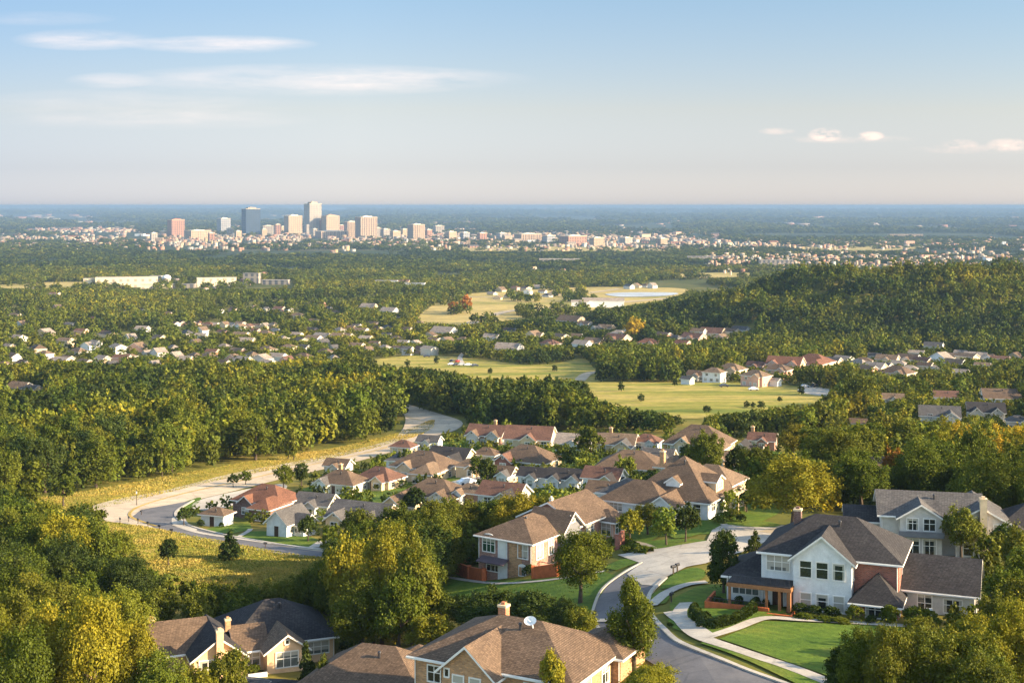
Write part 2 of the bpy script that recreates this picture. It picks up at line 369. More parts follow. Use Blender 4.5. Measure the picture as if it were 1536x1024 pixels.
# roads
sheet('lawn', [(440,738),(600,692),(700,655),(960,662),(1180,680),(1165,772),(930,806),(720,775),(560,765),(470,780)], 'lawn', .05, step=3, cls='under')
sheet('road', [(112,770),(170,750),(250,735),(350,710),(470,687),(560,668),(604,655),(612,668),(560,686),(450,712),(345,738),(290,752),(262,770),(275,786),(320,800),(400,815),(495,828),
               (492,838),(400,828),(300,810),(240,797),(185,785),(140,781)], 'concrete_road', .09, step=3)
sheet('road', [(198,776),(212,765),(262,756),(290,751),(262,770),(276,787),(320,801),(400,816),(495,829),(492,837),(400,826),(300,808),(235,793)], 'asphalt', .125, step=3, smooth=False)
sheet('road', [(574,596),(600,603),(650,618),(692,632),(684,645),(650,655),(618,664),(600,668),(594,658),(606,640),(606,622),(584,606)], 'concrete_road', .11, step=3)
sheet('road', [(905,952),(889,930),(893,905),(905,883),(932,862),(962,845),(1000,834),(1040,826),(1066,830),(1030,849),(998,866),(978,886),(972,905),(978,925),(996,945),(1024,967),(1105,1000),(1190,1032),(1240,1060),(1060,1060),(985,1000)], 'asphalt', .09, step=2)
sheet('road', [(926,833),(960,828),(1000,822),(1060,812),(1068,796),(1085,787),(1120,791),(1180,792),(1200,800),(1150,812),(1125,826),(1080,838),(1058,846),(1030,851),(1000,866),(984,880),(962,878),(940,862),(962,846)], 'concrete', .125, step=2, smooth=False)
sheet('driveway', [(940,822),(952,812),(985,822),(970,832)], 'gravel_pale', .10, step=2)
sheet('driveway', [(660,730),(680,722),(705,715),(712,703),(722,703),(722,718),(708,735),(690,742),(665,738)], 'concrete', .12, step=2)
sheet('driveway', [(288,762),(300,750),(350,738),(420,726),(425,736),(350,758),(318,766)], 'concrete', .10, step=2)
sheet('driveway', [(262,790),(258,778),(272,772),(282,785),(296,795),(284,796)], 'concrete', .13, step=2)
sheet('road', [(1196,586),(1215,580),(1262,588),(1270,598),(1250,596),(1215,592)], 'concrete', .2, step=4)
sheet('road', [(560,572),(640,580),(690,588),(690,592),(630,586),(560,577)], 'concrete_road', .2, step=4)
ribbon('road', [(640,494),(690,490),(760,468),(850,461),(920,455),(1000,448)], 12, .6, 'gravel_pale')
ribbon('road', [(690,446),(760,446),(860,442),(930,434)], 10, .7, 'gravel_pale')
ribbon('road', [(868,572),(885,560),(930,556),(1010,562)], 6, .3, 'gravel_pale')
ribbon('road', [(694,547),(690,537),(697,528)], 3, .3, 'concrete')
sheet('reservoir_basin', [(908,442),(940,439.5),(1014,440),(1000,444.5),(932,446)], 'pond_liner', .8, step=15)
# kerbs, footpaths, painted lines
ribbon('kerb', [(905,952),(889,930),(893,905),(905,883),(932,862),(962,845)], .32, .10, 'concrete', .12)
ribbon('kerb', [(998,868),(978,887),(972,905),(978,925),(996,945),(1024,967),(1105,1000),(1190,1032),(1240,1060)], .5, .10, 'concrete', .12)
ribbon('kerb', [(290,751),(264,769),(276,785),(320,799),(400,814),(495,827)], .6, .12, 'concrete', .12)
ribbon('pavement', [(1030,905),(1020,918),(1024,934),(1054,958),(1130,984),(1190,1004),(1270,1036)], 1.5, .16, 'concrete')
ribbon('path', [(1060,958),(1100,945),(1146,929),(1200,931),(1290,936),(1400,943)], 1.3, .17, 'concrete')
ribbon('path', [(1062,956),(1038,940),(1018,928),(1006,918)], 1.6, .15, 'concrete')
ribbon('path', [(976,910),(1000,890),(1030,878),(1060,874)], 1.5, .16, 'concrete')
ribbon('path', [(655,864),(720,874),(760,876),(832,870),(906,858)], .7, .16, 'concrete')
ribbon('path', [(876,931),(900,932),(920,932)], 1.0, .17, 'concrete')
ribbon('path', [(1085,787),(1096,795),(1094,800)], 1.0, .16, 'concrete')
ribbon('path', [(262,788),(300,800),(360,809),(440,820),(480,824)], 1.3, .17, 'concrete')
ribbon('path', [(358,806),(372,798),(376,794)], 1.0, .18, 'concrete')
ribbon('path', [(486,812),(470,822)], 2.0, .17, 'concrete')
ribbon('driveway', [(1186,790),(1150,800)], 2.5, .15, 'gravel_pale')
for off in (-.18, .18):
    w = np.array(smooth_open(to_world([(604,662),(560,677),(460,699),(350,724),(270,742),(215,758),(196,769),(200,778),(235,790)]), 6))
    t = np.gradient(w, axis=0); t /= np.linalg.norm(t, axis=1, keepdims=True); w = w + np.stack([-t[:,1], t[:,0]], -1)*off
    ribbon('road_marking', [tuple(p) for p in w[::3]], .22, .18, 'paint_yellow', world=True, n=3)
ribbon('road_marking', [(608,625),(640,634),(650,640),(630,652),(608,660)], .25, .17, 'paint_yellow')

# ------------------------------------------------------------------ houses
HOUSES = []     # (x, y, radius) kept clear of trees
LANDMARK = []   # (name, x, y)
_cache = {}
def roof_geo(u0, u1, v0, v1, eave, kind, pitch, o):
    """closed roof slab: (verts, faces, material index per face)"""
    t = .22; ze = eave - o*pitch; a0, a1, b0, b1 = u0-o, u1+o, v0-o, v1+o
    W, D = a1-a0, b1-b0
    E = [(a0,b0,ze),(a1,b0,ze),(a1,b1,ze),(a0,b1,ze)]
    if kind == 'hip':
        if W >= D:
            h = ze + D/2*pitch; r = D/2
            T = [(a0+r,(b0+b1)/2,h),(a1-r-.01,(b0+b1)/2,h)]; fs = [(0,1,5,4),(1,2,5),(2,3,4,5),(3,0,4)]
        else:
            h = ze + W/2*pitch; r = W/2
            T = [((a0+a1)/2,b0+r,h),((a0+a1)/2,b1-r-.01,h)]; fs = [(0,1,4),(1,2,5,4),(2,3,5),(3,0,4,5)]
        V = E + T; n = 6
        side = [(0,1),(1,2),(2,3),(3,0)]
    elif kind == 'gu':
        h = ze + D/2*pitch; V = E + [(a0,(b0+b1)/2,h),(a1,(b0+b1)/2,h)]; n = 6
        fs = [(0,1,5,4),(2,3,4,5)]; side = [(0,1),(1,5),(5,2),(2,3),(3,4),(4,0)]
    elif kind == 'gv':
        h = ze + W/2*pitch; V = E + [((a0+a1)/2,b0,h),((a0+a1)/2,b1,h)]; n = 6
        fs = [(1,2,5,4),(3,0,4,5)]; side = [(0,4),(4,1),(1,2),(2,5),(5,3),(3,0)]
    else:
        V = [(a0,b0,eave),(a1,b0,eave),(a1,b1,eave),(a0,b1,eave)]; n = 4; fs = [(0,1,2,3)]; side = [(0,1),(1,2),(2,3),(3,0)]
    V2 = V + [(p[0],p[1],p[2]-t) for p in V]
    F2 = list(fs) + [tuple(i+n for i in reversed(f)) for f in fs] + [(b,a,a+n,b+n) for a, b in side]
    M = [0]*len(fs) + [1]*(len(fs)+len(side))
    return V2, F2, M
def wall_geo(u0, u1, v0, v1, z0, eave, kind, pitch):
    e = eave - .1
    V = [(u0,v0,z0),(u1,v0,z0),(u1,v1,z0),(u0,v1,z0),(u0,v0,e),(u1,v0,e),(u1,v1,e),(u0,v1,e)]
    Fs = [(0,1,5,4),(1,2,6,5),(2,3,7,6),(3,0,4,7)]
    if kind == 'gv':
        h = e + (u1-u0)/2*pitch; V += [((u0+u1)/2,v0,h),((u0+u1)/2,v1,h)]; Fs += [(4,5,8),(6,7,9),(5,6,9,8),(7,4,8,9)]
    elif kind == 'gu':
        h = e + (v1-v0)/2*pitch; V += [(u0,(v0+v1)/2,h),(u1,(v0+v1)/2,h)]; Fs += [(7,4,8),(5,6,9),(4,5,9,8),(6,7,8,9)]
    else: Fs.append((4,5,6,7))
    return V, Fs
def window_meshes(w, h, glass, arch=False, frame='trim_white'):
    key = (round(w,2), round(h,2), glass, arch, frame)
    if key in _cache: return _cache[key]
    f = MB(); b = .11; y0, y1 = -.09, .0
    f.box(-w/2-b,-w/2,y0,y1,-b,h+b); f.box(w/2,w/2+b,y0,y1,-b,h+b); f.box(-w/2,w/2,y0,y1,h,h+b); f.box(-w/2-.06,w/2+.06,y0-.05,y1,-b,0)
    n = max(1, round(w/.75))
    for i in range(1, n): x = -w/2+w*i/n; f.box(x-.04,x+.04,y0+.02,y1,0,h)
    if h > 1.1: f.box(-w/2,w/2,y0+.03,y1-.005,h*.58-.035,h*.58+.035)
    if arch:
        vs = []; k = 8
        for i in range(k+1):
            a = math.pi*i/k; vs += [(-math.cos(a)*(w/2+b),y0,h+b+math.sin(a)*w*.3),(-math.cos(a)*(w/2+b),y1,h+b+math.sin(a)*w*.3)]
        f.add(vs, [(2*i,2*i+1,2*i+3,2*i+2) for i in range(k)] + [tuple(range(0,2*k+2,2))[::-1]])
    p = MB(); p.box(-w/2,w/2,-.035,-.015,0,h)
    _cache[key] = (f.mesh('window_frame', [frame]), p.mesh('pane', [glass])); return _cache[key]
def door_mesh(w, h, m):
    key = ('door', w, h, m)
    if key not in _cache:
        f = MB(); f.box(-w/2,w/2,-.06,0,0,h,0); f.box(-w/2-.12,-w/2,-.09,0,0,h+.12,1); f.box(w/2,w/2+.12,-.09,0,0,h+.12,1); f.box(-w/2,w/2,-.09,0,h,h+.12,1)
        n = 4 if w > 2 else 2
        for i in range(n): f.box(-w/2+.12,w/2-.12,-.075,-.05,h*(i+.12)/n,h*(i+.88)/n,0)
        _cache[key] = f.mesh('door', [m, 'trim_white'])
    return _cache[key]
def face_pos(vol, face, pos):
    u0,u1,v0,v1 = vol[:4]
    return {'f': (u0+pos, v0, 0.0), 'r': (u1, v0+pos, math.pi/2), 'l': (u0, v1-pos, -math.pi/2), 'b': (u1-pos, v1, math.pi)}[face]
def house(name, label, cat, X, Y, r, vols, wins=(), doors=(), chims=(), extra=(), zoff=0.0, vents=True, loc=None, group=None, found=2.5):
    x, y = at(X, Y) if loc is None else loc
    r = R(r); z = float(zt(x, y)) + zoff
    root = bpy.data.objects.new(name, None); COL.objects.link(root); root.location = (x,y,z); root.rotation_euler = (0,0,r)
    root.empty_display_size = 1
    tag(root, label, cat, group)
    cu = (min(v[0] for v in vols)+max(v[1] for v in vols))/2; cv = (min(v[2] for v in vols)+max(v[3] for v in vols))/2
    rad = max(max(v[1] for v in vols)-min(v[0] for v in vols), max(v[3] for v in vols)-min(v[2] for v in vols))/2
    c, s = math.cos(r), math.sin(r)
    for v in vols:
        HOUSES.append((x+(v[0]+v[1])/2*c-(v[2]+v[3])/2*s, y+(v[0]+v[1])/2*s+(v[2]+v[3])/2*c, (v[1]-v[0])/2, (v[3]-v[2])/2, r))
    LANDMARK.append((label, x+cu*c-cv*s, y+cu*s+cv*c, rad))
    for i, v in enumerate(vols):
        u0,u1,v0,v1,eave,kind,pitch,wm,rm = v[:9]; z0 = v[9] if len(v) > 9 else -found; o = v[10] if len(v) > 10 else .5
        if wm:
            V, Fs = wall_geo(u0,u1,v0,v1,z0,eave,kind,pitch); link('wall', mesh('wall', V, Fs, wm), root)
        if kind:
            V, Fs, M = roof_geo(u0,u1,v0,v1,eave,kind,pitch,o)
            ro = link('roof', mesh('roof', V, Fs, [rm, 'trim_white'], M), root)
            if vents and i == 0 and kind != 'flat' and name != 'shed':
                m = MB(); h = eave-o*pitch + min(u1-u0+2*o, v1-v0+2*o)/2*pitch
                cx = (u0+u1)/2+.6; m.tube((cx,(v0+v1)/2-1.3,h-1.3*pitch-.1),(cx,(v0+v1)/2-1.3,h-1.3*pitch+.45),.12,.12,8)
                m.tube((cx,(v0+v1)/2-1.3,h-1.3*pitch+.45),(cx,(v0+v1)/2-1.3,h-1.3*pitch+.6),.2,.14,8)
                link('roof_vent', m.mesh('roof_vent', ['metal_dark']), ro)
    for w in wins:
        vi, face, pos, sill, ww, hh = w[:6]; gl = w[6] if len(w) > 6 else ('glass_dark' if random.random() < .6 else 'glass_blind')
        a, b, q = face_pos(vols[vi], face, pos); fm, pm = window_meshes(ww, hh, gl, len(w) > 7)
        fo = link('window', fm, root, (a,b,sill), q); link('pane', pm, fo)
    for d in doors:
        vi, face, pos, ww, hh, m = d[:6]; z1 = d[6] if len(d) > 6 else 0
        a, b, q = face_pos(vols[vi], face, pos); link('garage_door' if ww > 2 else 'door', door_mesh(ww, hh, m), root, (a,b,z1), q)
    for (a, b, z1, z2, sz, m) in chims:
        k = MB(); k.box(a-sz/2,a+sz/2,b-sz/2,b+sz/2,z1,z2-.2,0); k.box(a-sz/2-.06,a+sz/2+.06,b-sz/2-.06,b+sz/2+.06,z2-.2,z2,1)
        k.box(a-sz*.25,a+sz*.25,b-sz*.25,b+sz*.25,z2,z2+.22,0)
        link('chimney', k.mesh('chimney', [m, 'wall_cream']), root)
    for nm, mb, ms in extra: link(nm, mb.mesh(nm, ms), root)
    if y < 190 and name == 'house':
        for i, v in enumerate(vols):
            if v[5] in ('hip','gu') and len(v) < 10:
                m = MB(); e = v[4]-.5*v[6]
                for (a, b) in ((v[0]+.12, v[2]-.08), (v[1]-.12, v[2]-.08)): m.tube((a,b,-.2),(a,b,e-.1),.05,.05,6)
                m.box(v[0]-.5,v[1]+.5,v[2]-.62,v[2]-.51,e-.2,e-.06)
                link('gutter', m.mesh('gutter', ['trim_white']), root)
    return root
def boxes(*bs):
    m = MB()
    for b in bs: m.box(*b)
    return m

# --- the white two-storey house
WB, W0 = 'brick_red', 'wall_white'
vols = [(0,13.7,0,9.5,5.9,'hip',.62,WB,'roof_dark'), (3.5,9.3,-1.5,5,5.8,'gv',.80,W0,'roof_dark'), (-.05,3.45,-.07,3,5.75,None,0,W0,None),
        (-3.8,1.5,.4,8,2.9,'hip',.55,W0,'roof_dark'), (9.6,13.9,-2.4,2.4,2.5,'hip',.95,WB,'roof_dark'), (13.75,20.9,2.0,9.2,3.0,'gu',.68,'wall_grey','roof_dark')]
wins = [(1,'f',1.25,3.75,1.1,1.6,'glass_dark'),(1,'f',2.9,3.75,1.1,1.6,'glass_dark'),(1,'f',4.55,3.75,1.1,1.6,'glass_dark'),
        (1,'f',1.25,.55,1.0,1.55,'glass_blind'),(1,'f',2.9,.55,1.1,1.55,'glass_dark'),(1,'f',4.55,.55,1.0,1.55,'glass_blind'),(1,'r',.85,3.75,.7,1.4,'glass_blind'),
        (2,'f',1.75,3.75,2.3,1.5,'glass_blind'),(3,'f',2.0,.8,2.7,1.5,'glass_blind'),(4,'f',2.1,.7,1.7,1.3,'glass_dark'),(0,'r',3.6,3.0,.8,1.6,'glass_blind'),(4,'r',1.0,.9,.7,1.2,'glass_blind'),
        (5,'f',2.3,.3,1.3,1.9,'glass_dark'),(5,'f',5.0,.7,1.7,1.3,'glass_dark'),(5,'r',3.2,.6,1.0,1.5,'glass_dark'),(5,'r',3.9,3.2,.5,.9,'glass_blind')]
porch = MB(); porch.box(-3.0,3.5,-3.0,.25,2.62,2.78,0); porch.box(-2.98,3.48,-2.98,.2,2.78,2.86,1)
posts = [boxes(q) for q in ((-2.9,-2.65,-2.9,-2.65,-1,2.62),(.9,1.15,-2.9,-2.65,-1,2.62),(2.2,2.45,-2.9,-2.65,-1,2.62),(3.15,3.45,-2.9,-2.6,-1,2.62))]
beam = boxes((-3.05,3.55,-3.06,-2.98,2.38,2.70),(3.5,3.58,-2.98,.2,2.38,2.70))
pier = boxes((3.0,3.4,-2.5,-.1,-1,2.36))
deck = boxes((-3.6,3.6,-3.2,.3,-2,.02))
pw = boxes((-5.2,-5.0,-3.6,.5,-1.5,.75),(-5.0,1.4,-3.6,-3.4,-1.5,.75),(1.4,3.9,-4.6,-4.4,-1.5,.55),(3.7,3.9,-4.4,-1.7,-1.5,.55))
rail = MB()
for k in range(15): rail.box(-5.0+k*.42,-4.96+k*.42,-3.52,-3.48,.75,1.15)
rail.box(-5.0,1.0,-3.53,-3.47,1.15,1.2)
rr = MB()
for k in range(14): rr.box(-2.9+k*.48,-2.86+k*.48,-2.9,-2.86,2.86,3.5)
rr.box(-2.9,3.4,-2.92,-2.84,3.5,3.55)
white = house('house', 'white two-storey house with dark hip roof, brick bay and timber porch', 'house', 1143, 906, -22, vols, wins,
    doors=[(2,'f',1.7,1.1,2.2,'door_dark'),(3,'f',4.9,1.2,2.2,'door_dark')],
    chims=[(2.8,5.2,7.4,9.1,.75,'brick_dark')],
    extra=[('porch_post',q,['timber']) for q in posts]+[('porch_roof',porch,['timber','roof_dark']),('porch_beam',beam,['timber']),('porch_pier',pier,['brick_orange']),('porch_deck',deck,['deck_brown']),
           ('porch_wall',pw,['terracotta_wall']),('porch_railing',rail,['metal_dark']),('balcony_railing',rr,['metal_dark'])])
LANDMARK[-1] = ('white two-storey house',) + LANDMARK[-1][1:]
def mark(nm): LANDMARK[-1] = (nm,) + LANDMARK[-1][1:]

# --- the long brown-roofed house with garden walls
M_ = 'brick_mauve'
vols = [(-8.6,0,0,11,3.8,'hip',.46,M_,'roof_brown'), (-5,.7,6.5,11.5,4.0,'gu',.85,'wall_slate','roof_brown'), (-9.3,.4,11.2,21,4.0,'gv',.50,M_,'roof_brown'), (-2.0,2.4,17.4,21.3,3.5,'hip',.5,'wall_pink','roof_brown'),
        (-3.6,-1.6,-.06,.5,3.8,None,0,'brick_tan',None), (-5.4,-3.9,-.08,.5,3.8,None,0,'wall_white',None)]
wins = [(0,'f',1.7,1.5,1.9,1.75,'glass_green',1),(0,'f',7.2,1.4,1.5,1.75,'glass_blind'),(0,'f',7.1,-.9,1.0,1.1,'glass_blind',1),(0,'f',2.4,-1.0,2.0,1.4,'glass_dark'),(0,'r',1.8,1.2,1.6,1.9,'glass_blind'),(0,'r',4.6,1.2,1.2,1.9,'glass_dark',1),
        (1,'r',2.5,1.2,2.0,1.8,'glass_blind'),(1,'r',2.5,4.7,1.0,.9,'glass_blind'),(2,'r',3.0,1.6,1.8,1.8,'glass_blind'),(3,'r',1.2,1.2,1.4,1.9,'glass_green'),(3,'r',2.9,1.2,1.2,1.9,'glass_green'),(3,'f',3.2,1.2,1.4,1.9,'glass_green')]
dk = boxes((.1,3.0,1.5,6.4,-.2,0),(2.9,3.0,1.5,6.4,0,.9),(.1,.2,1.5,1.6,0,.9),(.1,3.0,1.5,1.6,.8,.9))
aw = MB(); aw.add([(-8.0,-.1,.9),(-3.6,-.1,.9),(-3.6,-1.5,.45),(-8.0,-1.5,.45),(-8.0,-.1,.78),(-3.6,-.1,.78),(-3.6,-1.5,.33),(-8.0,-1.5,.33)],[(0,1,2,3),(7,6,5,4),(0,3,7,4),(1,5,6,2),(2,6,7,3)])
brown = house('house', 'long pink-brick house with tan hip roof above terracotta garden walls', 'house', 798, 862, -34, vols, wins, extra=[('deck',dk,['brick_orange']),('awning',aw,['canvas'])],
     doors=[(5,'f',.75,.9,2.1,'trim_white',1.0)], chims=[(-4.6,12.0,5.0,6.8,.4,'wall_white')], zoff=.6)
mark('long pink-brick house')
# --- big tan brick house close below
T_ = 'brick_tan'
vols = [(-15.0,0,0,11,3.1,'hip',.46,T_,'roof_brown'), (-11.3,-6.4,-1.6,4,3.0,'gv',.86,T_,'roof_brown'), (-4,.8,8,13.5,3.0,'hip',.5,T_,'roof_brown')]
wins = [(1,'f',1.6,.9,.95,1.5,'glass_blind'),(1,'f',3.2,.9,.95,1.5,'glass_blind'),(0,'f',11.3,.9,1.2,1.3,'glass_blind'),(0,'r',3.0,.9,1.0,1.5,'glass_blind'),(0,'r',6.5,.9,1.4,1.5,'glass_dark'),(0,'f',2.0,.9,1.2,1.3,'glass_dark'),(1,'f',.5,2.2,.35,.6,'glass_dark')]
dishm = MB(); k = 14
vs = [(0,0,0)] + [(math.cos(2*math.pi*i/k)*.58, math.sin(2*math.pi*i/k)*.58, .24) for i in range(k)] + [(0,0,-.05)]
dishm.add([(-5.9+p[0], 4.3-.9*p[2]+.55*p[1], 5.75+.95*p[2]+.75*p[1]*.7) for p in vs], [(0,1+i,1+(i+1)%k) for i in range(k)] + [(k+1,1+(i+1)%k,1+i) for i in range(k)])
dishm.tube((-5.9,4.8,4.6),(-5.9,4.4,5.75),.06,.06); dishm.tube((-5.9,4.3,5.75),(-5.9,3.5,6.3),.03,.03)
near = house('house', 'tan brick house with wide brown hip roof, front gable and white satellite dish', 'house', 858, 1078, -28, vols, wins, chims=[(-9.6,6.2,4.2,6.3,.75,'brick_orange')], extra=[('satellite_dish',dishm,['furniture_white'])])
mark('tan brick house with the satellite dish')
# --- peach gabled house, lower left
Pk = 'wall_peach'
vols = [(-6,6.2,1,11.5,3.0,'hip',.60,Pk,'roof_dark'), (-2.1,2.3,-1.8,5,2.9,'gv',.70,Pk,'roof_tan'), (-10,-4.6,-1.4,7,2.9,'gv',.72,Pk,'roof_dark'), (-18.5,-8,2.0,9.5,2.8,'gu',.62,Pk,'roof_brown'), (-5,-1.9,.2,6,2.8,'gu',.6,Pk,'roof_brown'),(-23,-17.5,3,9,2.4,'hip',.4,Pk,'roof_dark')]
wins = [(1,'f',2.2,.8,2.4,1.6,'glass_blind'),(0,'f',10.2,.9,2.6,1.3,'glass_blind'),(2,'f',1.5,.2,1.8,2.2,'glass_dark'),(2,'f',4.3,.9,1.0,1.4,'glass_dark'),(4,'f',1.6,.8,1.6,1.4,'glass_blind'),(1,'f',2.2,3.3,.4,.4,'glass_dark')]
peach = house('house', 'peach gabled house with slate-dark hip roof and two slim chimneys', 'house', 424, 1002, 22, vols, wins,
     chims=[(-7.3,-1.7,-1,5.7,.75,'wall_peach'),(-5.6,3.0,4.0,5.4,.6,'brick_tan'),(-13.5,7.0,4.0,5.2,.8,'brick_tan')], extra=[('entry_wall',boxes((-4.4,-2.3,-2.9,-2.6,-2,.8)),['wall_white'])])
mark('peach gabled house')
# --- dark low roofs between them
vols = [(-8,5.0,0,9.5,2.9,'hip',.62,T_,'roof_brown'), (3.2,8.4,-2.0,4.5,2.7,'gv',.75,T_,'roof_dark'), (-2,4,6,12,3.0,'hip',.6,T_,'roof_brown')]
house('house', 'low brick house with brown roof and white-edged dark front gable', 'house', 560, 1085, -18, vols, [(1,'f',2.6,1.2,.9,1.0,'glass_blind'),(0,'f',4,.9,1.3,1.3)]); mark('low house with the white-edged gable')
vols = [(-4.5,3.5,0,6,2.3,'hip',.42,'wall_grey','roof_dark'), (3.0,9.5,4,10,2.3,'hip',.4,'wall_grey','roof_grey'), (-8,-4,2,6,2.2,'gu',.3,'wall_grey','roof_grey')]
house('outbuilding', 'low grey outbuilding with dark roofs below the peach house', 'outbuilding', 428, 1092, -16, vols, [(0,'f',2.5,.8,1.2,1.0),(0,'f',5.5,.8,1.2,1.0)]); mark('grey outbuilding')
# --- greige two-storey behind the white house
G_ = 'wall_grey'
vols = [(-6.6,5.5,0,8,5.0,'gu',.52,G_,'roof_grey'), (-4.4,.6,-1.3,4,5.0,'gv',.62,G_,'roof_grey'), (2.2,8.4,-1.0,8.4,4.7,'gv',.56,G_,'roof_grey'), (-10.6,-6.2,3,8.0,3.4,'gu',.5,G_,'roof_dark')]
wins = [(1,'f',1.5,3.3,1.3,1.4,'glass_dark'),(1,'f',3.5,3.3,1.3,1.4,'glass_dark'),(1,'f',1.5,.3,1.5,1.9,'glass_dark'),(1,'f',3.5,.3,1.5,1.9,'glass_dark'),(0,'f',8.8,3.3,.9,1.3,'glass_dark'),(2,'f',1.5,2.9,1.1,1.4,'glass_dark'),(2,'f',5.0,2.9,1.0,1.4,'glass_dark'),
        (2,'f',1.5,.4,1.1,1.5,'glass_dark'),(0,'f',1.3,1.0,1.1,.9,'glass_dark'),(0,'l',4.3,4.6,.5,.8,'glass_dark'),(3,'f',3.8,.6,1.5,1.4,'glass_dark'),(0,'l',4.0,2.9,1.0,1.3,'glass_dark')]
bal = boxes((-4.6,.8,-2.1,-1.3,2.55,2.75),(-4.6,.8,-2.1,-2.02,2.75,3.25)); 
house('house', 'greige two-storey house with grey gable roofs and tall white chimney', 'house', 1404, 832, -12, vols, wins, chims=[(5.4,-1.4,-1,7.6,.8,'wall_cream')], extra=[('balcony',bal,['wall_slate'])]); mark('greige two-storey house')
vols = [(0,10,0,9,3.2,'hip',.62,G_,'roof_dark'),(1,4.5,-2,3,2.8,'gv',.6,G_,'roof_dark')]
house('house', 'dark hip-roofed house half hidden at the wood behind the greige house', 'house', 1492, 832, -15, vols, [(1,'f',1.7,.8,1.2,1.3),(0,'f',6,.8,1.4,1.3)]); mark('dark hip-roofed house')
# --- big brown house beyond the cul-de-sac
V_ = 'wall_cream'
vols = [(-12.5,0,0,12.5,2.9,'hip',.78,'wall_white','roof_brown'), (-15.5,-5.2,-3.6,4,2.4,'hip',.62,'wall_white','roof_brown'), (-7.2,-3.6,-4.4,2,2.5,'gv',.72,'wall_white','roof_brown'), (-3.0,-.4,4.2,7.2,4.9,'gu',.5,V_,'roof_brown',2.6,.3),
        (-7.2,-5.0,1.4,4,4.7,'gv',.7,'wall_white','roof_brown',2.4,.25), (-9,-.5,10.5,17,3.4,'hip',.6,V_,'roof_tan'), (-18,-12,1,8,2.3,'hip',.5,'wall_white','roof_grey')]
wins = [(3,'r',1.5,3.6,1.6,.9,'glass_blind'),(0,'r',2.0,1.0,1.2,1.2),(0,'r',5.0,.8,1.5,1.5),(0,'r',8.2,.8,1.8,1.5),(1,'f',2.5,.7,2.0,1.2,'glass_blind'),(0,'f',10.8,.9,1.1,1.2),(2,'f',1.8,.8,1.3,1.3)]
vc = MB()
for q in (4.5,7.5,10.5): vc.box(1.6,1.85,q,q+.25,-1,2.6)
vc.box(.1,2.0,4.2,11,2.55,2.7)
house('house', 'big brown-roofed house with white dormers beyond the cul-de-sac', 'house', 1062, 780, -30, vols, wins, extra=[('porch',vc,['wall_cream'])], chims=[(-9.5,5.5,6.0,8.3,.7,'brick_tan')]); mark('big brown-roofed house')

# --- the other houses of the neighbourhood, from a few plans
def plan(kind, w, d, e, p, wm, rm, wm2=None, rm2=None):
    wm2 = wm2 or wm; rm2 = rm2 or rm
    if kind == 'hip':   return [(-w/2,w/2,0,d,e,'hip',p,wm,rm), (w*.08,w*.40,-1.4,d*.5,e-.15,'gv',p+.12,wm2,rm2)]
    if kind == 'hipl':  return [(-w/2,w/2,0,d,e,'hip',p,wm,rm), (-w*.42,-w*.10,-1.6,d*.5,e-.15,'gv',p+.12,wm2,rm2)]
    if kind == 'ell':   return [(-w/2,w/2,0,d,e,'hip',p,wm,rm), (w*.12,w/2+.3,-d*.5,d*.4,e-.2,'hip',p,wm2,rm2), (-w*.3,-w*.05,-.9,d*.4,e-.1,'gv',p+.15,wm2,rm2)]
    if kind == 'gable': return [(-w/2,w/2,0,d,e,'gu',p,wm,rm), (-w*.12,w*.20,-1.3,d*.5,e-.15,'gv',p+.15,wm2,rm2)]
    if kind == 'two':   return [(-w/2,w/2,0,d,e,'gu',p,wm,rm), (-w*.44,-w*.12,-1.5,d*.5,e-.15,'gv',p+.2,wm2,rm2), (w*.12,w*.44,-1.0,d*.5,e-.1,'gv',p+.2,wm2,rm2)]
    if kind == 'end':   return [(-w*.3,w*.3,-1,d,e,'gv',p+.15,wm,rm), (w*.28,w*.6,1,d*.8,e-.3,'gu',p,wm2,rm2)]
    if kind == 'cross': return [(-w/2,w/2,0,d,e,'gu',p,wm,rm), (w*.05,w*.48,-d*.45,d*.6,e-.1,'gv',p+.08,wm2,rm2)]
    if kind == 'small': return [(-w/2,w/2,0,d,e,'hip',p,wm,rm)]
    return [(-w/2,w/2,0,d,e,'gu',p,wm,rm)]
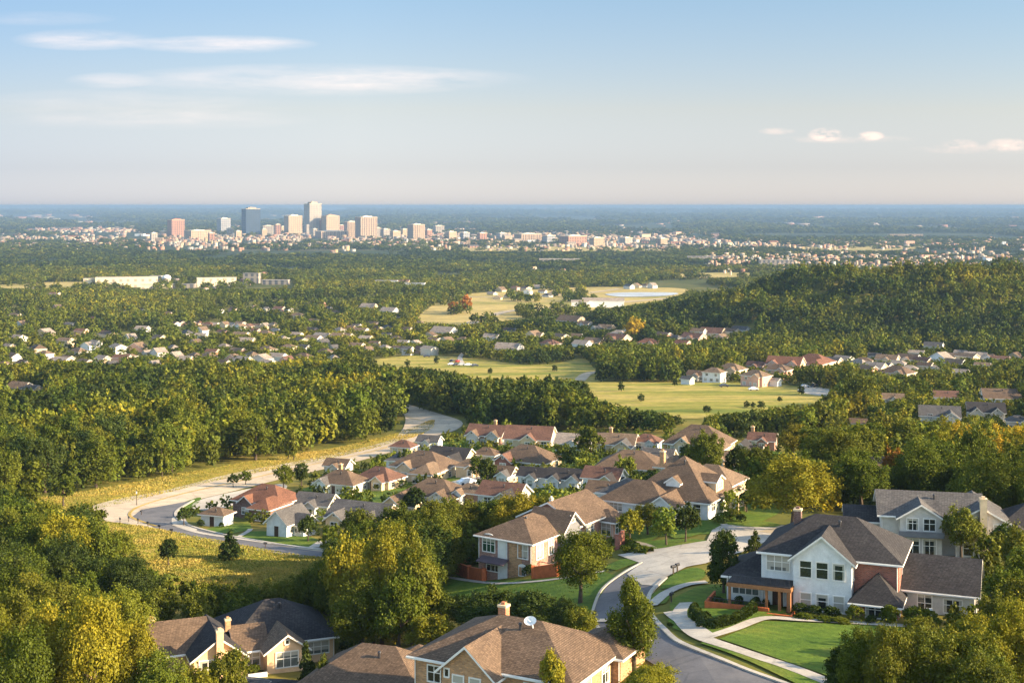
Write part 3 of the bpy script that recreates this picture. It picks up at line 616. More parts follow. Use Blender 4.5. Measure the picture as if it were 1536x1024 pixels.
def auto(label, X, Y, span, r, kind, wm, rm, wm2=None, rm2=None, e=2.9, p=.62, dr=.72, chim=None, short=None, name='house', win=True):
    x, d = at(X, Y); w = span*d/F/(math.cos(R(r)) + dr*abs(math.sin(R(r)))); dep = w*dr
    vols = plan(kind, w, dep, e, p, wm, rm, wm2, rm2); wins = []; doors = []
    for vi, v in enumerate(vols[:3] if win else []):
        L = v[1]-v[0]; big = d < 330
        n = max(1, int(L/3.0)) if vi == 0 else max(1, int(L/2.6))
        for i in range(n):
            pos = L*(i+.5)/n; u = v[0]+pos
            if vi == 0 and any(q[0]-.7 < u < q[1]+.7 for q in vols[1:]): continue
            if vi == 0 and i == n//2 and big: doors.append((0,'f',pos,1.0,2.1,random.choice(['door_dark','timber']))); continue
            wins.append((vi,'f',pos,.85,min(1.5,L/n*.55),1.25))
        side = 'r' if r < 15 else 'l'
        Ds = v[3]-v[2]
        if vi == 0:
            for i in range(max(1, int(Ds/3.2))): wins.append((0,side,Ds*(i+.5)/max(1,int(Ds/3.2)),.85,1.2,1.25))
            if e > 4: wins += [(0,'f',L*.25,3.3,1.2,1.2),(0,'f',L*.75,3.3,1.2,1.2)]
        if v[5] == 'gv' and vi and v[1]-v[0] > 3: wins.append((vi,'f',L/2,e+.35,.5,.5))
    ch = []
    if chim: ch = [(chim*w, dep*.55, e, e+dep*.5*p+1.2, .8, 'brick_tan')]
    o = house(name, label, 'house' if name == 'house' else name, X, Y, r, vols, wins, doors, ch); mark(short or label); return o
A = auto
A('terracotta-roofed dark brick house by the road bend', 384, 777, 104, -26, 'ell', 'brick_dark', 'roof_terracotta', 'brick_dark', 'roof_terracotta', e=3.6, short='terracotta-roofed house')
A('tiny white cottage with brown hip roof at the road bend', 318, 789, 46, -20, 'small', 'wall_white', 'roof_brown', e=2.5, p=.5, name='cottage', short='tiny white cottage')
A('grey steep-gabled cottage with white lower walls beside the street', 420, 804, 78, -28, 'end', 'wall_white', 'roof_grey', 'wall_white', 'roof_grey', e=2.9, p=.75, short='grey steep-gabled cottage', dr=.8)
A('long grey-roofed house behind the grey steep-gabled cottage', 466, 776, 66, -20, 'gable', 'wall_grey', 'roof_grey', short='long grey-roofed house')
A('pale house with twin grey roofs and white gable edges', 530, 800, 112, -24, 'two', 'wall_cream', 'roof_grey', 'wall_cream', 'roof_grey', p=.55, short='pale twin-roofed house')
A('grey-gabled house with brown hip roof and pale front', 500, 742, 80, -24, 'hipl', 'wall_grey', 'roof_brown', 'wall_white', 'roof_grey', chim=-.05, short='grey-gabled house')
A('rust-roofed house with sunlit cream side wall', 558, 735, 74, -30, 'hip', 'wall_cream', 'roof_redbrown', short='rust-roofed house')
A('small taupe-roofed house nearest the wide road', 502, 714, 42, -20, 'gable', 'wall_grey', 'roof_brown', short='small taupe-roofed house')
A('cream house with brown hip roof and slate side wing', 622, 722, 104, -26, 'ell', 'wall_cream', 'roof_brown', 'wall_cream', 'roof_tan', e=3.6, short='cream house with the slate wing')
A('slate-roofed house with white gable end', 668, 704, 74, -24, 'cross', 'wall_cream', 'roof_dark', 'wall_white', 'roof_dark', short='slate-roofed house with white gable')
A('small white house with brown hip roof between trees', 725, 697, 42, -22, 'small', 'wall_white', 'roof_brown', short='small white hip-roofed house')
A('brown hip-roofed house with red brick front gable', 778, 708, 102, -28, 'hipl', 'wall_cream', 'roof_brown', 'brick_red', 'roof_redbrown', short='house with the red brick gable')
A('slate-grey house with white gable before the dark roofs', 797, 733, 52, -24, 'gable', 'wall_white', 'roof_dark', short='slate-grey house')
A('dark-roofed house with two white gables', 846, 738, 60, -18, 'two', 'wall_white', 'roof_dark', short='house with two white gables')
A('maroon-roofed house with cream front wing', 900, 738, 66, -24, 'cross', 'wall_white', 'roof_redbrown', 'wall_cream', 'roof_dark', short='maroon-roofed house')
A('wide brown hip-roofed house with cream garage wall', 942, 722, 116, -16, 'small', 'wall_cream', 'roof_brown', p=.55, short='wide brown hip-roofed house')
A('taupe hip-roofed brick house with pale bay front', 640, 766, 108, -22, 'hip', 'brick_mauve', 'roof_brown', 'wall_white', 'roof_brown', e=3.2, p=.58, short='taupe hip-roofed brick house')
A('brown-roofed house sunk behind the grove of the long brick house', 746, 764, 80, -26, 'cross', 'wall_grey', 'roof_redbrown', 'wall_grey', 'roof_dark', short='sunken brown-roofed house')
A('two-gabled brown house at the dark wood edge', 725, 669, 66, -20, 'two', 'brick_mauve', 'roof_redbrown', 'wall_grey', 'roof_brown', e=3.4, chim=.2, short='two-gabled brown house')
A('long russet-roofed house beside the dark wood', 790, 673, 80, -14, 'gable', 'wall_cream', 'roof_redbrown', short='long russet-roofed house')
A('pale tan-roofed house with round tree before it', 858, 681, 62, -18, 'gable', 'wall_white', 'roof_pale', short='pale tan-roofed house')
A('cream gable-fronted house with tan roof', 922, 682, 66, -18, 'cross', 'wall_cream', 'roof_tan', 'wall_cream', 'roof_grey', chim=-.2, short='cream gable-fronted house')
A('pink-roofed house with white carport', 967, 678, 46, -20, 'hip', 'wall_white', 'roof_redbrown', short='pink-roofed house')
A('large brown hip-roofed house below the green field', 1040, 683, 112, -24, 'ell', 'brick_tan', 'roof_brown', 'wall_cream', 'roof_tan', p=.7, short='large brown hip-roofed house')
A('cream gable-end house with dark blue roof', 1112, 694, 54, -20, 'end', 'wall_cream', 'roof_dark', 'wall_cream', 'roof_dark', p=.75, short='cream gable-end house')
A('red-roofed house behind the cream gable-end house', 1142, 676, 46, -20, 'gable', 'brick_mauve', 'roof_redbrown', chim=-.4, short='red-roofed house behind the cream gable')
A('brown-roofed house behind the big brown-roofed house', 1012, 722, 74, -28, 'hip', 'wall_cream', 'roof_tan', short='tan-roofed house at the back')
A('small white house glimpsed through the yellow trees', 1306, 720, 52, -10, 'none', 'wall_white', 'roof_brown', short='small white house in the trees')
A('grey house with white cross gable among trees', 1410, 644, 66, -16, 'cross', 'wall_grey', 'roof_grey', 'wall_grey', 'roof_grey', e=4.2, p=.6, short='grey cross-gabled house')
A('grey house with twin white front gables', 1480, 634, 60, -14, 'two', 'wall_grey', 'roof_dark', 'wall_grey', 'roof_dark', e=3.6, short='grey twin-gabled house')
A('taupe long-roofed house beyond the grey twin gables', 1504, 608, 58, -10, 'none', 'wall_white', 'roof_brown', short='taupe long-roofed house')
A('small tan-roofed house beside the round green tree', 1340, 609, 34, -15, 'gable', 'wall_white', 'roof_tan', short='small tan-roofed house')
A('purplish low-roofed house behind the grey cross gable', 1420, 606, 38, -12, 'none', 'wall_white', 'roof_redbrown', short='purplish low-roofed house')
A('brown low-roofed shelter by the small lawn', 1288, 648, 26, -15, 'none', 'wall_cream', 'roof_brown', name='shed', short='low-roofed shelter', win=False)
A('grey-roofed house sunk in the trees below the twin gables', 1528, 645, 34, -12, 'hip', 'wall_grey', 'roof_grey', short='sunk grey-roofed house')

A('small grey hip-roofed house behind the cream house with slate wing', 596, 706, 44, -22, 'small', 'wall_white', 'roof_grey', short='small grey hip-roofed house')
A('tan-roofed cottage between the two driveways', 700, 716, 44, -24, 'hip', 'wall_cream', 'roof_tan', short='tan-roofed cottage')
A('taupe cottage before the brick-gabled house', 748, 728, 46, -24, 'cross', 'wall_peach', 'roof_brown', 'wall_white', 'roof_grey', short='taupe cottage')
A('brick cottage with tan roof beside the taupe brick house', 700, 758, 50, -24, 'hipl', 'brick_mauve', 'roof_tan', 'wall_white', 'roof_tan', short='brick cottage')
A('pale gabled house beside the pale twin-roofed house', 590, 776, 60, -24, 'end', 'wall_cream', 'roof_brown', 'wall_cream', 'roof_grey', short='pale gabled house')
A('tan gabled house before the big brown-roofed house', 905, 762, 64, -24, 'cross', 'wall_white', 'roof_brown', 'wall_white', 'roof_brown', short='tan gabled house')
A('grey-roofed house by the wide brown hip-roofed house', 985, 704, 52, -20, 'two', 'wall_cream', 'roof_grey', 'wall_white', 'roof_grey', short='grey-roofed house beside the wide brown roof')
A('peach house between the cream gable-end and the yellow tree', 1080, 706, 44, -20, 'gable', 'wall_peach', 'roof_tan', short='peach house by the yellow tree')
A('rust hip-roofed house across from the wide road', 600, 684, 40, -22, 'small', 'wall_cream', 'roof_redbrown', short='rust hip-roofed house')
A('grey cottage where the neighbourhood meets the wide road', 640, 676, 38, -20, 'gable', 'wall_white', 'roof_grey', short='grey cottage by the wide road')
# --- houses further off: walls and roof only where no more shows
MIDHOUSES = [  # X, Y, span, wall, roof, kind, storeys
 (1174,561,62,'wall_pink','roof_terracotta','two',2,'large red-roofed house with chimneys beneath the wooded hill'),(1212,557,66,'wall_cream','roof_terracotta','ell',2,'red-roofed house with cream end wall beneath the wooded hill'),
 (1131,556,34,'wall_pink','roof_redbrown','gable',1,'small pink house left out from the large red roof'),(1067,574,36,'wall_white','roof_tan','small',2,'white round-cornered house with tan roof by the green field'),
 (1090,569,48,'wall_cream','roof_tan','hip',2,'tan-roofed house behind the white house by the field'),(1043,571,36,'wall_grey','roof_brown','gable',1,'taupe-roofed house at the end of the field row'),(1028,577,20,'wall_white','roof_grey','none',1,'low white house at the grove by the field'),
 (1127,580,46,'wall_pink','roof_tan','hip',2,'orange-pink hip-roofed house on the field edge'),(1163,570,44,'wall_pink','roof_brown','hip',2,'brown-roofed house between the red and the orange-pink roofs'),(1158,580,22,'wall_white','roof_pale','none',1,'small white annexe on the field edge'),
 (1246,548,28,'wall_cream','roof_grey','none',1,'grey-roofed house next to the red roofs'),(1398,531,32,'wall_white','roof_grey','none',2,'white house standing alone at the hill foot'),(1328,546,38,'wall_cream','roof_tan','gable',1,'tan-roofed house in the hill foot row'),
 (1358,545,38,'wall_white','roof_brown','gable',1,'brown-roofed white house in the hill foot row'),(1338,567,56,'wall_cream','roof_brown','hip',1,'broad brown hip-roofed house among the hill foot trees'),(1308,558,36,'wall_cream','roof_pale','none',1,'pale flat-looking house beside the broad brown hip roof'),
 (1418,542,34,'wall_cream','roof_tan','none',1,'tan house beside the lone white house'),(1462,542,38,'wall_white','roof_pale','gable',1,'pale gabled house at the far end of the hill foot row'),(1385,556,26,'wall_cream','roof_brown','none',1,'small brown-roofed house below the hill foot row'),
 (1310,540,22,'wall_white','roof_grey','none',1,'grey-roofed cottage touching the hill wood'),(1440,536,22,'wall_white','roof_pale','none',1,'tiny pale house in the hill foot row'),
 (1064,505,44,'wall_cream','roof_redbrown','none',1,'red-brown roofed house under the hill slope'),(1034,512,40,'wall_pink','roof_redbrown','gable',1,'pink house beside the golden tree'),(1107,500,30,'wall_white','roof_grey','none',1,'white house tucked in the hill slope trees'),(1020,521,26,'wall_pink','roof_terracotta','none',1,'small red-roofed house by the grove'),
 (734,516,28,'wall_white','roof_pale','none',2,'white box house with tan roof by the meadow'),(757,529,46,'wall_white','roof_pale','none',1,'long white building at the meadow grove'),(796,512,32,'wall_cream','roof_tan','end',2,'steep tan-gabled house by the grove'),(819,521,34,'wall_cream','roof_redbrown','hip',1,'red-brown house by the steep tan gable'),
 (868,527,30,'wall_white','roof_pale','none',2,'white two-storey house near the golden tree'),(886,519,36,'wall_pink','roof_tan','gable',1,'tan-roofed pink house near the golden tree'),(919,519,42,'wall_pink','roof_redbrown','gable',2,'pink block with red roof near the golden tree'),(969,520,36,'wall_pink','roof_terracotta','hip',1,'terracotta-roofed house under the golden tree'),
 (849,486,46,'wall_cream','roof_brown','none',1,'long brown-roofed house above the grove'),(873,491,26,'wall_white','roof_tan','gable',1,'tan gabled house above the grove'),(762,501,22,'wall_grey','roof_dark','none',1,'dark-roofed house in the trees by the meadow'),(905,497,28,'wall_cream','roof_tan','none',1,'cream house half hidden in the middle wood'),
 (579,474,30,'wall_white','roof_pale','none',2,'white gabled house standing in the middle wood'),(549,464,28,'wall_cream','roof_pale','none',1,'cream house at the middle wood clearing'),(659,503,44,'wall_white','roof_pale','none',1,'white industrial shed beside the golden field'),
 (20,590,44,'wall_peach','roof_tan','none',1,'tan flat-roofed house inside the big wood'),(42,592,30,'wall_cream','roof_grey','none',1,'grey-roofed house inside the big wood'),
]
nst = {1: 2.9, 2: 5.2}
for X, Y, sp, wm, rm, kd, s, lb in MIDHOUSES:
    A(lb, X, Y, sp, random.choice([-38,-32,-26,-42]), kd, wm, rm, e=nst[s], p=.55, win=sp >= 34, short=lb)
rn = random.Random(5)
def midhouse(X, Y, sp, zone, grp):
    wm, rm = rn.choice([('wall_white','roof_pale'),('wall_cream','roof_tan'),('wall_cream','roof_pale'),('wall_pink','roof_redbrown'),('wall_grey','roof_grey'),('wall_cream','roof_brown'),('wall_pink','roof_tan'),('wall_grey','roof_pale'),('wall_white','roof_tan')])
    w = {'wall_white':'white','wall_cream':'cream','wall_pink':'pinkish','wall_grey':'greige'}[wm]; rf = rm[5:].replace('redbrown','red-brown')
    x, d = at(X, Y); wd = sp*d/F; o = (-wd/2,wd/2,0,wd*.62,rn.choice([2.8,2.9,4.6]),rn.choice(['gu','hip','gv','gu']),rn.uniform(.45,.65),wm,rm)
    house('house', f'{w} house with {rf} roof {zone}', 'house', X, Y, rn.uniform(-62,-18), [o], vents=False, group=f'{w} houses with {rf} roofs {grp}'); LANDMARK.pop()
for i in range(13): midhouse(258+i*12.5+rn.uniform(-2,2), 489+i*.4+rn.uniform(-1.5,1.5), rn.uniform(12,16), 'in the long row of pale roofs amid the trees', 'in the long row')
for X, Y in [(93,520),(97,544),(75,547),(10,525),(10,541),(150,544),(157,506),(233,512),(215,538),(233,539),(290,521),(273,550),(258,541),(350,532),(330,525),(368,521),(397,530),(430,530),(454,527),(476,520),(478,510),(505,512),(440,507),(463,500),
             (380,466),(398,467),(415,467),(432,468),(492,466),(500,472),(180,470),(207,469),(250,474),(55,470),(80,468),(300,500),(330,503),(360,507),(395,509),(420,512),(445,516)]:
    midhouse(X+rn.uniform(-3,3), Y, rn.uniform(16,27)*(.62 if Y < 480 else 1), 'scattered among trees of the leafy suburb beyond the big wood', 'of the leafy suburb')
for X, Y in [(20,512),(48,528),(60,541),(112,533),(128,528),(140,520),(170,530),(176,548),(190,541),(200,528),(305,541),(318,533),(345,545),(372,538),(385,545),(410,541),(300,512),(275,505),(120,505),(60,505),(135,482),(100,492),(30,495),(20,478),(320,470),(345,468),(440,480),(470,485),(210,498),(190,512)]:
    midhouse(X+rn.uniform(-3,3), Y, rn.uniform(18,30)*(.7 if Y < 495 else 1), 'scattered among trees of the leafy suburb beyond the big wood', 'of the leafy suburb')
for X, Y in [(5,555),(30,550),(85,552),(120,548),(165,556),(225,552),(250,530),(285,538),(328,552),(360,552),(400,548),(425,545),(450,540),(480,536),(500,530),(495,545),(465,512),(505,500),(530,492),(555,488),(580,494),(610,500),(640,508),(665,515),(690,512),(625,488),(590,482),(380,500),(355,497),(410,498)]:
    midhouse(X+rn.uniform(-4,4), Y+rn.uniform(-3,3), rn.uniform(17,28)*(.7 if Y < 505 else 1), 'scattered among trees of the leafy suburb beyond the big wood', 'of the leafy suburb')
for X, Y in [(520,512),(536,504),(548,512),(560,520),(575,507),(590,512),(530,524),(548,530),(575,526),(592,527),(610,533),(628,530),(640,533),(600,519),(516,498),(560,498),(620,520),(645,515)]:
    midhouse(X+rn.uniform(-3,3), Y, rn.uniform(15,24), 'in the cluster beside the flat meadow', 'beside the flat meadow')
for X, Y in [(1262,545),(1280,552),(1296,548),(1318,556),(1345,552),(1372,540),(1380,548),(1405,548),(1430,552),(1448,546),(1480,545),(1500,550),(1522,545),(1400,562),(1365,560),(1440,566),(1300,566),(1470,560)]:
    midhouse(X+rn.uniform(-3,3), Y, rn.uniform(20,30), 'among the trees along the foot of the wooded hill', 'along the hill foot')
for X, Y in [(1045,506),(1078,512),(1092,506),(1010,512),(990,508),(940,502),(925,508),(890,500),(860,510),(835,514)]:
    midhouse(X, Y, rn.uniform(18,26), 'below the golden tree and the hill slope', 'below the golden tree')
for X, Y in [(735,443),(748,438),(760,447),(775,445),(790,442),(800,448),(812,440),(745,450),(770,436),(785,437),(805,433),(818,446),(830,442),(855,446),(940,434),(952,432),(965,431),(975,433)]:
    midhouse(X, Y, rn.uniform(10,17), 'by the pale lanes of the golden fields', 'by the golden fields')

# ------------------------------------------------------------------ downtown and the far town
def m_facade(name, c, glass, sx, sz, fx=.5, fz=.55):
    m, nt, nd, lk = mat(name); v = objco(nt); sep = nd.new('ShaderNodeSeparateXYZ'); lk.new(v, sep.inputs[0])
    a = math_(nt, 'FRACT', math_(nt, 'MULTIPLY', math_(nt, 'ADD', sep.outputs[0], sep.outputs[1]), 1/sx)); b = math_(nt, 'FRACT', math_(nt, 'MULTIPLY', sep.outputs[2], 1/sz))
    g = math_(nt, 'MULTIPLY', math_(nt, 'LESS_THAN', a, fx), math_(nt, 'LESS_THAN', b, fz))
    n = noise(nt, v, .03, 4)
    col = mixc(nt, g, c, glass); col = mixc(nt, .5, col, ramp(nt, n, [(.3,(.8,)*3),(.7,(1.2,)*3)]), 'MULTIPLY')
    finish(nt, col, math_(nt, 'SUBTRACT', .8, math_(nt, 'MULTIPLY', g, .5)), None, spec=.4); MATS[name] = m
m_facade('facade_cream', (.33,.235,.16), (.17,.13,.11), 9.0, 10.5, .45, .5); m_facade('facade_brick', (.31,.155,.105), (.09,.06,.06), 11, 11, .45, .75)
m_facade('facade_blue', (.035,.06,.10), (.015,.03,.06), 9, 11, .6, .7); m_facade('facade_tan', (.30,.21,.155), (.10,.075,.07), 9, 10, .5, .85)
m_facade('facade_grey', (.26,.25,.26), (.10,.11,.13), 12, 10, .7, .5); m_facade('facade_white', (.34,.28,.225), (.12,.12,.13), 9, 10, .5, .8)
m_facade('facade_college', (.62,.52,.37), (.34,.28,.21), 10, 8, .4, .45)
def tower(label, X0, X1, Ytop, Ybase, r, m, dr=.8, crown=None, name='office_tower', cat='tower', wing=None, setback=None):
    Xc = (X0+X1)/2; x, d = at(Xc, Ybase); s = d/F; z = float(zt(x, d)); H = (Ybase-Ytop)*s
    w = 1.1*(X1-X0)*s/(math.cos(R(r)) + dr*abs(math.sin(R(r)))); dp = w*dr
    root = bpy.data.objects.new(name, None); COL.objects.link(root); root.location = (x,d,z); root.rotation_euler = (0,0,R(r)); tag(root, label, cat)
    b = MB(); hh = H*.94 if crown else H
    b.box(-w/2,w/2,-dp/2,dp/2,-4,hh)
    if setback: b.box(-w/2-w*.3,w/2+w*.1,-dp/2-6,-dp/2+dp*.4,-4,H*setback)
    link('facade', b.mesh('facade', [m]), root)
    k = MB(); k.box(-w/2-.5,w/2+.5,-dp/2-.5,dp/2+.5,hh,hh+1.6); 
    link('parapet', k.mesh('parapet', ['wall_cream']), root)
    k = MB(); k.box(-w*.28,w*.28,-dp*.28,dp*.28,hh+1.6,hh+max(4,H*.06)); k.box(-w*.1,w*.05,-dp*.1,dp*.1,hh+max(4,H*.06),hh+max(5.5,H*.085))
    link('plant_room', k.mesh('plant_room', [crown or 'wall_grey']), root)
    if m == 'facade_cream' or m == 'facade_tan':
        f = MB(); n = 7
        for i in range(n+1):
            q = -w/2+w*i/n; f.box(q-.5,q+.5,-dp/2-.7,-dp/2,-4,hh)
            q = -dp/2+dp*i/n; f.box(w/2,w/2+.7,q-.5,q+.5,-4,hh)
        link('fins', f.mesh('fins', ['wall_cream']), root).name = 'facade_rib'
    return root
T = tower
T('brown-pink brick tower at the edge of the skyline', 252, 276, 328, 356, 38, 'facade_brick', crown='brick_red')
T('low wide grey-and-cream block beside the brick tower', 277, 314, 346, 360, 35, 'facade_cream', dr=1.0, name='office_block', cat='building')
T('small grey tower between the brick tower and the blue tower', 326, 345, 328, 350, 42, 'facade_grey')
T('dark blue glass tower', 363, 390, 311, 354, 30, 'facade_blue', crown='facade_white', dr=.9)
T('broad cream tower with ribbed face', 427, 452, 324, 353, 34, 'facade_cream')
T('tallest tower, pale with dark left face', 457, 481, 303, 352, 40, 'facade_white', crown='facade_white', dr=.8, setback=.32)
T('cream stepped tower next to the tallest tower', 483, 508, 322, 352, 36, 'facade_cream', crown='facade_cream')
T('narrow brick-coloured slab against the tallest tower', 479, 488, 330, 352, 24, 'facade_brick')
T('greyish narrow tower against the brown ribbed tower', 517, 536, 333, 357, 30, 'facade_tan')
T('brown ribbed square tower', 534, 564, 326, 358, 34, 'facade_tan', dr=.7)
T('dark brown tower standing apart past the brown ribbed tower', 612, 636, 337, 361, 32, 'facade_tan', dr=1.0)
T('short white tower past the dark brown tower', 650, 666, 339, 352, 25, 'facade_white')
T('long tan hospital-like block in the town', 773, 810, 351, 363, 25, 'facade_tan', name='office_block', cat='building')
T('broad brown block further along the town', 840, 878, 354, 368, 32, 'facade_brick', name='office_block', cat='building')
T('pale domed hall behind the blue tower', 393, 411, 339, 353, 20, 'facade_white', name='hall', cat='building')
T('pinkish slab between hall and ribbed cream tower', 412, 421, 337, 354, 25, 'facade_brick', name='office_block', cat='building')
T('white boxy building near the skyline end', 564, 571, 342, 356, 25, 'facade_white', name='office_block', cat='building')
T('wide tan base block among the towers', 474, 520, 347, 357, 25, 'facade_tan', name='office_block', cat='building')
rm_ = random.Random(9); MW = dict(facade_cream='cream',facade_brick='brick-coloured',facade_tan='tan',facade_grey='grey',facade_white='whitish')
for X0, X1, yt in [(296,306,348),(312,322,350),(340,350,343),(352,362,347),(421,427,340),(452,458,339),(508,516,338),(571,584,344),(586,600,347),(602,611,344),(638,648,345),(668,684,348),(690,704,349),(716,730,350),(745,760,350),(815,832,354),(885,905,357),(930,948,357),(240,250,347),(225,236,350),(540,552,345),(620,630,348),(392,400,344),(468,476,344),(985,1000,358)]:
    mt = rm_.choice(list(MW)); o = T(f'{MW[mt]} mid-rise block filling the town between and beyond the towers', X0, X1, yt, yt+rm_.uniform(9,13), rm_.uniform(28,42), mt, name='office_block', cat='building'); o['group'] = f'{MW[mt]} mid-rise blocks of the town'
# long cream college buildings and the white dome in the middle distance
def block(label, X, Y, span, H, r, m, roof, dr=.3, name='college_building', kind='flat', cat='building', group=None, parts=True):
    x, d = at(X, Y); w = span*d/F
    o = house(name, label, cat, X, Y, r, [(-w/2,w/2,0,w*dr,H,kind,.4,m,roof)], vents=False, group=group, found=4); LANDMARK.pop(); return o
block('long cream college building, its windows in rows', 190, 431, 90, 15, 14, 'facade_college', 'roof_pale', .16)
block('cream college wing at the near end of the long building', 148, 431, 44, 13, 12, 'facade_college', 'roof_pale', .2)
block('cream flat-roofed college hall past the white dome', 325, 430, 58, 13, 16, 'facade_college', 'roof_pale', .2)
block('pale boxy college building with raised top', 376, 425, 24, 15, -8, 'facade_white', 'roof_pale', .5)
block('low white shed at the college end', 412, 427, 40, 7, -8, 'facade_white', 'roof_pale', .3)
block('glassy grey building beside the white dome', 233, 428, 18, 14, -8, 'facade_grey', 'roof_pale', .5)
block('low cream building before the white dome', 235, 434, 46, 7, 14, 'facade_college', 'roof_grey', .2)
block('blue-roofed low hall before the domed chapel', 275, 432, 34, 6, 0, 'facade_white', 'roof_grey', .3)
x, d = at(250, 428); dm = MB(); s = d/F
rt = bpy.data.objects.new('domed_chapel', None); COL.objects.link(rt); rt.location = (x,d,float(zt(x,d))); tag(rt, 'white round domed chapel among the college buildings', 'chapel')
n = 16; rr_ = 6.2*s
dm.tube((0,0,-3),(0,0,11*s),rr_,rr_,n); link('drum', dm.mesh('drum', ['facade_white']), rt)
dm = MB(); vs = []
for j in range(5):
    for i in range(n): q = math.pi/2*j/5; vs.append((math.cos(2*math.pi*i/n)*rr_*math.cos(q)*1.05, math.sin(2*math.pi*i/n)*rr_*math.cos(q)*1.05, 11*s+rr_*.8*math.sin(q)))
vs.append((0,0,11*s+rr_*.8)); fs = [(j*n+i,j*n+(i+1)%n,(j+1)*n+(i+1)%n,(j+1)*n+i) for j in range(4) for i in range(n)] + [(4*n+i,4*n+(i+1)%n,5*n) for i in range(n)]
dm.add(vs, fs); link('dome', dm.mesh('dome', ['wall_white'], True), rt)
block('white farm shed with long pale roof by the reservoir', 905, 462, 62, 8, -3, 'wall_white', 'roof_pale', .3, 'barn', 'gu', 'barn')
block('white low barn end by the reservoir', 870, 462, 26, 7, -3, 'wall_white', 'roof_pale', .4, 'barn', 'gu', 'barn')
block('white warehouse in the middle wood', 579, 430, 34, 9, -5, 'wall_white', 'roof_pale', .4, 'warehouse', 'flat', 'warehouse')
block('grey warehouse beside the white warehouse', 622, 433, 30, 8, -5, 'wall_white', 'roof_grey', .4, 'warehouse', 'flat', 'warehouse')
block('pink-roofed hall between the two warehouses', 602, 430, 22, 8, -5, 'wall_cream', 'roof_redbrown', .4, 'warehouse', 'gu', 'warehouse')
block('long silver roof far across the trees', 840, 395, 62, 10, 0, 'facade_white', 'roof_pale', .3, 'warehouse', 'flat', 'warehouse')
block('white factory below the hill crest', 1165, 402, 50, 16, -4, 'facade_white', 'roof_pale', .3, 'factory', 'flat', 'factory')
block('low white factory past the hill shoulder', 1062, 392, 60, 12, -4, 'facade_white', 'roof_pale', .3, 'factory', 'flat', 'factory')
block('long cream plant on the plain beyond the hill', 1360, 357, 50, 18, 0, 'facade_cream', 'roof_pale', .3, 'factory', 'flat', 'factory')
block('pale distribution hall on the plain', 1165, 325, 90, 20, 0, 'facade_white', 'roof_pale', .3, 'factory', 'flat', 'factory')
block('small red-roofed barn in the far trees', 80, 449, 14, 7, -10, 'wall_cream', 'roof_redbrown', .6, 'barn', 'gu', 'barn')
# the town's own mid-sized buildings as things, the small rest as one mass
PAL = ['facade_cream','facade_white','wall_pink','facade_brick','wall_cream','wall_white','facade_tan']
word = dict(facade_cream='cream windowed',facade_white='white windowed',wall_pink='pink plastered',facade_brick='brick-coloured',wall_cream='cream plastered',wall_white='white plastered',facade_tan='tan windowed')
rt_ = random.Random(21)
def townY(X):
    if X < 200: return rt_.choice([rt_.uniform(344,349), rt_.uniform(358,371)])
    if X < 700: return rt_.uniform(350,368)
    if X < 1080: return rt_.uniform(352,374)
    return rt_.choice([rt_.uniform(366,372), rt_.uniform(384,406), rt_.uniform(388,400)])
for i in range(105):
    X = rt_.uniform(-10,1100) if i < 85 else rt_.uniform(1040,1540); Y = townY(X); m = rt_.choice(PAL); x, d = at(X, Y)
    if zt(x,d) > 40: continue
    H = rt_.choice([7,8,9,10,12,14,20]); w = rt_.uniform(5,16)*d/F
    fl = rt_.random() < .65
    V, Fs = wall_geo(-w/2,w/2,0,w*.5,-4,H,None if fl else 'gu',.5); b = MB(); b.add(V, Fs, 0)
    if fl: V, Fs, M = roof_geo(-w/2,w/2,0,w*.5,H,'flat',0,.4)
    else: V, Fs, M = roof_geo(-w/2,w/2,0,w*.5,H,'gu',.5,.6)
    b.add(V, Fs, 1)
    rf = rt_.choice(['roof_pale','roof_tan','roof_grey','roof_terracotta']) if not fl else 'roof_pale'
    o = link('town_building', b.mesh('town_building', [m, rf]), None, (x,d,float(zt(x,d))), R(rt_.uniform(-10,40)))
    zone = 'on the plain past the hill' if X > 1040 else ('among the towers of the town' if 240 < X < 680 else 'in the spread-out town')
    shape = 'flat-roofed' if fl else rf[5:]+'-roofed'
    tag(o, f'{word[m]} {shape} {"mid-rise" if H > 10 else "low"} building {zone}', 'building', f'{word[m]} {shape} {"mid-rise" if H > 10 else "low"} buildings {zone}')

def mass_mesh(name, V, Q, tint, mats, midx=None):
    me = bpy.data.meshes.new(name); fill_mesh(me, V, Q)
    a = me.attributes.new('tint', 'FLOAT_COLOR', 'POINT'); a.data.foreach_set('color', np.concatenate([tint, np.ones((len(tint),1))], 1).astype(np.float32).ravel())
    for q in mats: me.materials.append(MATS[q])
    o = link(name, me); return tag(o, kind='stuff')
m, nt, nd, lk = mat('town_mass'); at_ = nd.new('ShaderNodeAttribute'); at_.attribute_name = 'tint'
finish(nt, mixc(nt, .5, at_.outputs['Color'], ramp(nt, noise(nt, posco(nt), .12, 3), [(.3,(.7,)*3),(.7,(1.25,)*3)]), 'MULTIPLY'), .85, None, spec=.2); MATS['town_mass'] = m
def inside_(poly, q):
    x, y = q; r = False; n = len(poly)
    for i in range(n):
        x1, y1 = poly[i]; x2, y2 = poly[(i+1) % n]
        if (y1 > y) != (y2 > y) and x < (x2-x1)*(y-y1)/(y2-y1)+x1: r = not r
    return r
